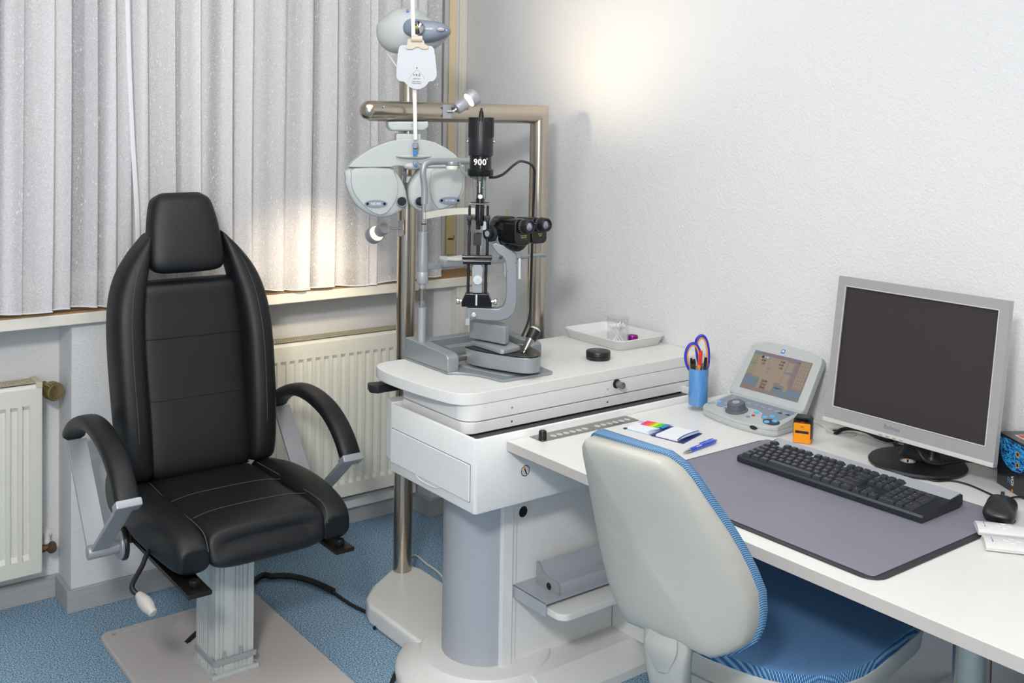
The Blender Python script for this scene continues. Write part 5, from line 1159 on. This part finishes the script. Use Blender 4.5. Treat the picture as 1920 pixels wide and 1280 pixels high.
obj('clear_flap', quad(q0(.80, .03), q0(.76, .35), q0(.84, .62), q0(.93, .62), .7245, .7250), m_sky, pd); obj('cover_clip', B().box(pa[0]-.004, pa[0]+.006, pa[1]-.004, pa[1]+.004, .7214, .7236, .001), m_blueplast, pd)

# ball pen
P0 = V((1.8545,1.7296,0.7255)); P1_ = V((1.9948,1.7486,0.7262)); pdv = (P1_-P0); pl_ = pdv.length
pn = thing('ballpoint_pen', 'translucent blue ballpoint pen lying in front of the note folder', 'pen', tuple(P0))
obj('barrel', B().lathe([(.0052, pl_*.20), (.0054, pl_*.22), (.0052, pl_*.93), (.0045, pl_*.95)], P0, pdv, 24), m_bluepen, pn)
obj('tip', B().lathe([(.0006, 0), (.0010, pl_*.02), (.0026, pl_*.06), (.0045, pl_*.16), (.0051, pl_*.205)], P0, pdv, 24), m_chrome, pn)
obj('pusher', B().lathe([(.0030, pl_*.95), (.0030, pl_*1.0), (.0022, pl_*1.01)], P0, pdv, 16), m_chrome, pn)
pu = pdv.normalized(); pn_ = V((0, 0, 1)).cross(pu).normalized()
obj('clip', B().obox(P0+pdv*.72+V((0, 0, .0066))+pn_*.003, pu, pn_, (0, 0, 1), pl_*.20, .0020, .0009, .0004), m_bluepen, pn)
text('lettering', 'OPTIVISION', .0042, m_whiteink, pn, P0+pdv*.44+V((0, 0, .0040))-pn_*.0042, pu, (pn_*1+V((0, 0, 1))*.9), depth=.0001)

# ================================================================== desk mat, keyboard, mouse
dm = thing('desk_mat', 'large grey vinyl desk mat with dark rim under the keyboard', 'desk mat', (1.86, 1.38, .7202))
obj('mat_base', B().prism(rrect(1.612, 2.125, 1.040, 1.695, .035), .7203, .7230, 'z', .0012), m_matd, dm)
obj('top_sheet', B().prism(rrect(1.624, 2.118, 1.055, 1.687, .012), .7232, .7248, 'z', .0008), m_mat, dm)
kb = thing('keyboard', 'black full-size computer keyboard with grey top strip on the desk mat', 'keyboard', (1.912, 1.612, .7252), -89.0)
KW = .472; KD = .158
side = [(0, .002), (0, .012), (.004, .016), (.012, .0165), (KD-.03, .026), (KD-.006, .029), (KD, .026), (KD, .006), (KD-.01, .002)]
obj('keyboard_body', B().prism(side, 0, KW, 'x', .0015), m_kbody, kb, 'l')
obj('top_strip', B().prism([(KD-.046, .0240), (KD-.003, .0286), (KD-.003, .0298), (KD-.046, .0252)], .004, KW-.004, 'x', .0004), m_greycol, kb, 'l')
for X in (.03, KW-.03): obj('foot', B().box(X-.012, X+.012, KD-.02, KD-.008, 0, .008, .001).box(X-.012, X+.012, .01, .02, 0, .003, .001), m_rubber, kb, 'l')
def kz(y): return .0165+(y-.012)*(.0095/(KD-.042))
U = .0193; OX = .0115
rows = [(.013, [(0, 1.25), (1.25, 1.25), (2.5, 1.25), (3.75, 6.25), (10, 1.25), (11.25, 1.25), (12.5, 1.25), (13.75, 1.25), (15.25, 1), (16.25, 1), (17.25, 1), (18.5, 2), (20.5, 1)]),
        (.032, [(0, 1.25), (1.25, 1)]+[(2.25+i, 1) for i in range(10)]+[(12.25, 2.75), (16.25, 1), (18.5, 1), (19.5, 1), (20.5, 1)]),
        (.051, [(0, 1.75)]+[(1.75+i, 1) for i in range(11)]+[(12.75, 2.25), (18.5, 1), (19.5, 1), (20.5, 1)]),
        (.070, [(0, 1.5)]+[(1.5+i, 1) for i in range(12)]+[(13.5, 1.5), (15.25, 1), (16.25, 1), (17.25, 1), (18.5, 1), (19.5, 1), (20.5, 1)]),
        (.089, [(i, 1) for i in range(13)]+[(13, 2), (15.25, 1), (16.25, 1), (17.25, 1), (18.5, 1), (19.5, 1), (20.5, 1), (21.5, 1)]),
        (.114, [(0, 1)]+[(2+i, 1) for i in range(4)]+[(6.5+i, 1) for i in range(4)]+[(11+i, 1) for i in range(4)]+[(15.25+i, 1) for i in range(3)])]
kms = {}
def keymesh(w, d=1.0):
    if (w, d) in kms: return kms[(w, d)]
    a = w*U/2-.0006; c = d*U/2-.0006; b = B(); lo = [(-a, -c), (a, -c), (a, c), (-a, c)]; hi = [(-a+.0028, -c+.0024), (a-.0028, -c+.0024), (a-.0028, c-.0040), (-a+.0028, c-.0040)]
    b.rings([[(x, y, 0) for x, y in lo], [(x, y, .0012) for x, y in lo], [(x, y, .0082) for x, y in hi], [(x*.9, y*.88, .0088) for x, y in hi]])
    me = bpy.data.meshes.new('key'); b.bm.to_mesh(me); b.bm.free(); me.materials.append(m_key); kms[(w, d)] = me; return me
b = B(); b.box(-.0011, .0011, -.0012, .0012, 0, .0001); lme = bpy.data.meshes.new('key_legend'); b.bm.to_mesh(lme); b.bm.free(); lme.materials.append(m_silver)
keys = []
for y, ks in rows:
    for x, w in ks: keys.append((OX+(x+w/2)*U, y, w, 1.0))
keys += [(OX+22*U, .0225, 1, 2.0), (OX+22*U, .0605, 1, 2.0)]
keys.sort(key=lambda k: k[1])
rest = B()
for i, (x, y, w, d) in enumerate(keys):
    me = keymesh(w, d)
    if i < len(keys)-max(0, len(keys)-99):
        o = bpy.data.objects.new('key', me); COL.objects.link(o); o.parent = kb; o.location = (x, y, kz(y)); o.rotation_euler = (R(4.6), 0, 0)
        if i and w < 3:
            q = bpy.data.objects.new('key_legend', lme); COL.objects.link(q); q.parent = o; q.location = (-w*U*.16, .001, .00885)
    else:
        t_ = B(); t_.bm.from_mesh(me); rest.add(t_, Matrix.Translation((x, y, kz(y))) @ Matrix.Rotation(R(4.6), 4, 'X'))
if len(keys) > 99:
    o = obj('keys', rest, m_key, kb, 'l'); o['kind'] = 'stuff'
single('mouse_cable', B().tube([(2.145, 1.115, .729), (2.192,1.1248,0.7245), (2.2149,1.1668,0.7225), (2.2283,1.2148,0.7225), (2.2214,1.249,0.7225), (2.190, 1.268, .7225), (2.185, 1.285, .7225)], .0021, 8), m_rubber, 'black mouse cable curving behind the keyboard towards the monitor foot', 'cable', (2.2044,1.1587,0.7235))
mo = thing('computer_mouse', 'black computer mouse at the right end of the desk mat', 'mouse', (2.098, 1.072, .7252), -68)
mp = outline([(-.030, 0), (-.029, .035), (-.022, .053), (0, .058), (.022, .053), (.029, .035), (.030, 0), (.031, -.035), (.024, -.052), (0, -.057), (-.024, -.052), (-.031, -.035)], 3)
obj('body', B().pillow(mp, lambda u, v, s_, e: (u*(1 if s_ > 0 else .94), v*(1 if s_ > 0 else .96), .013+(.026-.005*(v/.058)**2)*e if s_ > 0 else .013-.0128*e**.25), 12, 2.0), m_blackp, mo, 'l', angle=70)
obj('scroll_wheel', B().cyl((-.0035, .030, .0325), (.0035, .030, .0325), .0085, 20, .001), m_rubber, mo, 'l'); obj('button_gap', B().box(-.0004, .0004, .012, .052, .028, .0353), m_ink, mo, 'l'); obj('cable_relief', B().cyl((0, .055, .012), (0, .066, .009), .003, 10), m_rubber, mo, 'l')
single('black_cable', B().tube([(2.1978,1.1125,0.7235), (2.2236,1.1096,0.726), (2.2484,1.093,0.7235), (2.2338,1.0239,0.7235)], .0021, 8), m_rubber, 'black cable arching on the desk beside the dark product box', 'cable', (2.2306,1.1131,0.7235))

# monitor
mn = thing('monitor', 'silver flat computer monitor on a round black foot against the wall', 'monitor', (2.263, 1.360, .7202), -90)
# local: x = to the viewer's right (world -y), y = world +x
mbase = obj('foot', B().lathe([(.103, .0004), (.110, .002), (.1115, .006), (.108, .0105), (.095, .0135), (.05, .016), (.0005, .0165)], (0, 0, 0), (0, 0, 1), 64), m_blackp, mn, 'l')
obj('neck', B().loft([((.0, .012, .012), (.055, 0, 0), (0, .030, 0)), ((.0, .016, .03), (.043, 0, 0), (0, .022, 0)), ((0, .018, .09), (.040, 0, 0), (0, .018, 0)), ((0, .02, .20), (.040, 0, 0), (0, .018, 0))], 32, 5, 4), m_blackp, mn, 'l')
mu_ = V((0, .050, .357)).normalized(); mr_ = V((1, 0, 0)); mf = mr_.cross(mu_)
mo_ = V((.0, -.063, .066))
def mprism(poly, o0, o1, bev=0, seg=2):
    m4 = Matrix((mr_, mu_, mf)).transposed().to_4x4(); m4.translation = mo_; q = B(); q.prism(poly, o0, o1, 'z', bev, seg); t_ = B(); t_.add(q, m4); return t_
# outward normal mf points to the user
W2 = .2185; H2 = .362
obj('housing', mprism([(-W2+.006, .004), (W2-.006, .004), (W2-.006, H2-.004), (-W2+.006, H2-.004)], -.030, -.010, .006), m_lightp, mn, 'l')
obj('housing_back', mprism([(-.14, .05), (.14, .05), (.14, .30), (-.14, .30)], -.058, -.030, .02), m_lightp, mn, 'l')
b = B()
sw_, tw, bw = .0225, .0235, .040
for p in ([(-W2, 0), (W2, 0), (W2, bw), (-W2, bw)], [(-W2, H2-tw), (W2, H2-tw), (W2, H2), (-W2, H2)], [(-W2, bw), (-W2+sw_, bw), (-W2+sw_, H2-tw), (-W2, H2-tw)], [(W2-sw_, bw), (W2, bw), (W2, H2-tw), (W2-sw_, H2-tw)]): b.add(mprism(p, -.012, .004))
bz = obj('bezel', b, m_monsil, mn, 'l')
b = B(); rim = rrect(-W2+sw_, W2-sw_, bw, H2-tw, .002, 2); m4 = [mo_+mr_*x+mu_*y+mf*.0045 for x, y in rim]
b.tube(m4, .0014, 6, sm=0, closed=True); obj('inner_lip', b, m_lightp, bz, 'l')
obj('lower_lip', mprism([(-W2, 0), (W2, 0), (W2, .010), (-W2, .010)], .004, .0075, .001), m_lightp, bz, 'l')
obj('screen_panel', mprism([(-W2+sw_-.002, bw-.002), (W2-sw_+.002, bw-.002), (W2-sw_+.002, H2-tw+.002), (-W2+sw_-.002, H2-tw+.002)], -.003, -.001), m_screen, mn, 'l')
text('lettering', 'Belinea', .0150, m_greytext, bz, mo_+mr_*(-.030)+mu_*.0245+mf*.0043, mr_, mu_, 'l', depth=.0001)
for i in range(4): obj('menu_button', mprism([(-.06+i*.018, .002), (-.05+i*.018, .002), (-.05+i*.018, .005), (-.06+i*.018, .005)], .0075, .0082), m_silver, bz, 'l')
fb = (2.2243,1.3617,0.7365)
r_ = root_of(mbase); ux = V((0, -1, 0)); 
badge(mbase, (fb[0], fb[1], .7372), (.1, -.995, 0), (.995, .1, 0), .0165)
obj('video_cable', B().tube([(.035, .03, .10), (.012, -.028, .075), (.040, -.045, .035), (.060, -.020, .022), (.078, .01, .026), (.10, .03, .032), (.14, .07, .028), (.22, .095, .01)], .0042, 10), m_rubber, mn, 'l')
single('power_lead', B().tube([(2.3003,1.6158,0.7245), (2.3278,1.616,0.731), (2.3476,1.5977,0.735), (2.3579,1.5666,0.734), (2.3485,1.5244,0.731), (2.3564,1.5005,0.7275), (2.3817,1.4925,0.7265), (2.335, 1.46, .728), (2.35, 1.40, .727)], .0052, 10), m_rubber, 'black cable rising from the desk grommet and running behind the monitor', 'cable', (2.4145,1.6403,0.722))

# product box
pb2 = thing('product_box', 'black cardboard box with a glowing blue picture and VIZI + print, at the right picture edge', 'box', (2.27, 1.10, .7202))
bx0 = V((2.2997,1.1861,0.7202)); bd = (V((2.2382,1.0878,0.7202))-bx0).normalized(); bd.z = 0; bd.normalize(); bn = V((bd.y, -bd.x, 0)); bn = bn if bn.x > 0 else -bn
bh = .118
q = [bx0, bx0+bd*.155, bx0+bd*.155+bn*.085, bx0+bn*.085]
obj('carton', B().prism([(p[0], p[1]) for p in q], .7204, .7204+bh, 'z', .0008), mat('black_carton', '1B1D24', .3, coat=.4), pb2)
bxm = mat('blue_feather_print', '0A3FB0', .35, col2='4FC6FF', vs=90, aniso=(1, 1, 2.4))
nn, LL, bb = nodes(bxm)
nzn = [x for x in nn if x.type == 'TEX_NOISE'][0]; nzn.inputs['Distortion'].default_value = 1.5
crp = nn.new('ShaderNodeValToRGB'); crp.color_ramp.elements[0].position = .42; crp.color_ramp.elements[0].color = lin('061C66'); crp.color_ramp.elements[1].position = .60; crp.color_ramp.elements[1].color = lin('3DB8FF')
LL.new(nzn.outputs['Fac'], crp.inputs[0]); LL.new(crp.outputs[0], bb.inputs['Base Color'])
def bp2(u, h, o=0): return bx0+bd*u+V((0, 0, h))-bn*o
def bpoly(name, pts, o, mm, par):
    b = B(); lo = [b.bm.verts.new(bp2(u, h, 0)) for u, h in pts]; hi = [b.bm.verts.new(bp2(u, h, o)) for u, h in pts]; n_ = len(pts)
    b.bm.faces.new(lo[::-1]); b.bm.faces.new(hi)
    for i in range(n_): b.bm.faces.new([lo[i], lo[(i+1) % n_], hi[(i+1) % n_], hi[i]])
    bmesh.ops.recalc_face_normals(b.bm, faces=b.bm.faces); return obj(name, b, mm, par, smooth=False)
pic = bpoly('picture', [(.006, .108), (.010, .080), (.020, .062), (.038, .052), (.06, .048), (.09, .052), (.115, .07), (.12, .112), (.06, .113), (.03, .113)], .0004, bxm, pb2)
for h in (.090, .066):
    e1 = bpoly('orange_ring', circ(.078, h, .0065), .0007, m_orange, pic); bpoly('dark_dot', circ(.078, h, .0038), .0009, m_ink, pic)
text('lettering', 'VIZI', .0125, m_whiteink, pb2, bp2(.060, .026, .0006), (0, 0, -1), bd, depth=.0001, bold=.0003)
text('lettering', '+', .015, m_orange, pb2, bp2(.061, .004, .0006), (0, 0, -1), bd, depth=.0001, bold=.0006)
for u in (.044, .050): text('lettering', 'IIIIIIIIII', .005, m_cyanb, pb2, bp2(u, .024, .0006), (0, 0, -1), bd, depth=.0001)
obj('top_label', B().prism([(p[0], p[1]) for p in (bx0+bd*.03+bn*.02, bx0+bd*.12+bn*.02, bx0+bd*.12+bn*.045, bx0+bd*.03+bn*.045)], .7204+bh, .7207+bh, 'z'), m_whitep, pb2)
obj('orange_patch', B().prism([(p[0], p[1]) for p in (bx0+bd*.034+bn*.024, bx0+bd*.055+bn*.024, bx0+bd*.055+bn*.041, bx0+bd*.034+bn*.041)], .7207+bh, .7209+bh, 'z'), m_red, pb2)

# two small white hand-held sets
def handset(label, c, rz, z, col):
    t = thing('white_handset', label, 'remote control', (c[0], c[1], z), rz)
    b = B(); sec = [(-.026, .002), (-.027, .008), (-.020, .0135), (0, .016), (.020, .0135), (.027, .008), (.026, .002), (.020, 0), (-.020, 0)]
    b.prism(sec, -.05, .05, 'x', .0015); bd_ = obj('case', b, m_whitep, t, 'l')
    obj('parting_line', B().box(-.0505, .0505, -.0272, .0272, .0055, .0062), m_lightp, t, 'l')
    k = B()
    for dx, dy in ((0, 0), (.011, 0), (-.011, 0), (0, .008), (0, -.008)): k.box(dx-.005, dx+.005, dy-.0035, dy+.0035, .0125, .0166, .001)
    obj('cross_key', k, m_whitep, t, 'l'); obj('print_line', B().box(-.036, -.0345, -.012, .010, .0135, .01585), col, t, 'l')
ca = (1.9718,0.9968,0.733); cb2 = (1.9555,0.9798,0.728)
handset('small white handset lying at the edge of the desk mat, nearer the mouse', (2.006, 1.018), -52, .7262, m_greytext)
handset('small white handset with teal print on the desk, right in front of the other one', (1.960, .978), -52, .7204, m_blueink)

# ================================================================== blue office chair
of = thing('office_chair', 'office swivel chair with grey plastic back shell and blue fabric at the desk', 'chair', (1.738, 1.378, 0), 9)
# local: +x = the way the sitter faces, y = sitter's left (towards the window)
def hw(v):      # half width of the back along its height
    k = [(0, .092), (.04, .124), (.10, .148), (.20, .163), (.35, .167), (.5, .158), (.65, .142), (.8, .122), (.9, .110), (.96, .099), (1.0, .078)]
    for (a, p), (b_, q) in zip(k, k[1:]):
        if v <= b_: return p+(q-p)*(v-a)/(b_-a)
    return k[-1][1]
zb, hb2 = .566, .394
def backbnd(sc=1.0, dz=0.0):
    vs = [0, .02, .05, .10, .17, .25, .35, .45, .55, .65, .75, .83, .90, .95, .985, 1.0]
    r_ = [(hw(v)*sc, zb+hb2*v*1.0) for v in vs]; l_ = [(-hw(v)*sc, zb+hb2*v) for v in vs][::-1]
    p = r_+[(x*.1, zb+hb2+.002) for x in (6, 0, -6) if 0]+l_
    return [(a, (c-zb-hb2/2)*(sc if sc != 1 else 1)+zb+hb2/2+dz) for a, c in p]
def backx(u, z):
    v = (z-zb)/hb2
    return -.345-.150*v+.02*sin(v*pi) + .060*(abs(u)/.17)**2.0*(1-.25*v)
sh2 = B().pillow(backbnd(), lambda u, z, s_, e: (backx(u, z)-(.040*e**.75 - (.010*max(0, 1-abs(u)/.05)*min(1, max(0, (.80-(z-zb)/hb2)*2)) if abs(u) < .05 else 0)*-1*e if s_ < 0 else -.004), u, z), 12, 4)
obj('back_shell', sh2, m_shell, of, 'l', angle=70)
cu_ = B().pillow(backbnd(1.032), lambda u, z, s_, e: (backx(u, z)+(.007+.014*min(1, max(0, (z-zb)/hb2-.55)*2.2)*max(0, min(1, .5+u*6))+.020*e**.6 if s_ > 0 else .004-.0*e), u, z), 12, 6)
obj('back_cushion', cu_, m_fabrib, of, 'l', angle=70)
# seat
sb_ = outline([(-.210, -.03), (-.195, -.12), (-.14, -.195), (-.05, -.238), (.10, -.242), (.225, -.236), (.284, -.200), (.303, -.10), (.308, 0), (.308, .10), (.300, .225), (.240, .275), (.10, .282), (-.05, .255), (-.14, .205), (-.195, .12), (-.210, .03)], 3)
def seatz(x, y): return .508-.006*max(0, (x-.12)/.17)**2-.006*(1-(y/.23)**2)+.014*(x < -.1)*((x+.1)/.13)**2
obj('seat_cushion', B().pillow(sb_, lambda u, v, s_, e: (u, v, (seatz(u, v)-.030+.025*e**.6) if s_ > 0 else seatz(u, v)-.050), 10, 5), m_fabric, of, 'l', angle=70)
obj('seat_shell', B().pillow([(a*1.012, c*1.012) for a, c in sb_], lambda u, v, s_, e: (u, v, (seatz(u, v)-.031) if s_ > 0 else seatz(u, v)-.046-.046*e**.5), 8, 3), m_lightp, of, 'l', angle=70)
# spine: tapered plastic bracket from the back down under the seat
sp_ = [(-.345, .60), (-.365, .60), (-.372, .53), (-.352, .47), (-.31, .405), (-.22, .37), (-.05, .365), (-.05, .40), (-.20, .41), (-.27, .44), (-.31, .50), (-.335, .56)]
obj('spine', B().loft([((-.352, 0, .61), (0, .045, 0), (.008, 0, .0)), ((-.352, 0, .57), (0, .050, 0), (.018, 0, .0)), ((-.352, 0, .53), (0, .046, 0), (.022, 0, .0)), ((-.335, 0, .47), (0, .036, 0), (.026, 0, .008)), ((-.28, 0, .405), (0, .034, 0), (.018, 0, .022)), ((-.18, 0, .378), (0, .045, 0), (0, 0, .022)), ((-.03, 0, .375), (0, .07, 0), (0, 0, .022))], 24, 6, 3.4), m_spine, of, 'l')
obj('spine_cap', B().loft([((-.368, 0, .585), (0, .030, 0), (.006, 0, 0)), ((-.376, 0, .56), (0, .034, 0), (.008, 0, 0)), ((-.374, 0, .52), (0, .014, 0), (.006, 0, 0))], 4, 4, 1.6), m_spine, of, 'l')
obj('mechanism', B().box(-.16, .10, -.085, .085, .355, .405, .012), m_lightp, of, 'l')
obj('side_cover', B().prism([(-.28, .395), (-.17, .37), (-.10, .36), (-.10, .42), (-.20, .43), (-.27, .45)], -.105, -.06, 'y', .006), m_spine, of, 'l')
obj('gas_lift', B().cyl((0, 0, .10), (0, 0, .36), .025, 28).cyl((0, 0, .24), (0, 0, .36), .014, 20), m_blackp, of, 'l')
for i in range(5):
    a = 2*pi*i/5+.3; d_ = V((cos(a), sin(a), 0)); n_ = V((-sin(a), cos(a), 0))
    lg = obj('base_leg', B().loft([(d_*.02+V((0, 0, .115)), n_*.03, V((0, 0, .022))), (d_*.14+V((0, 0, .108)), n_*.022, V((0, 0, .018))), (d_*.29+V((0, 0, .082)), n_*.014, V((0, 0, .011)))], 16, 5, 3), m_lightp, of, 'l')
    c_ = d_*.28; obj('castor', B().cyl(c_+n_*.022+V((0, 0, .027)), c_+n_*.006+V((0, 0, .027)), .0265, 24, .003).cyl(c_-n_*.022+V((0, 0, .027)), c_-n_*.006+V((0, 0, .027)), .0265, 24, .003).cyl(c_+n_*.01+V((0, 0, .027)), c_-n_*.01+V((0, 0, .027)), .006, 12).cyl(c_+V((0, 0, .03)), c_+V((0, 0, .085)), .008, 12), m_rubber, lg, 'l')
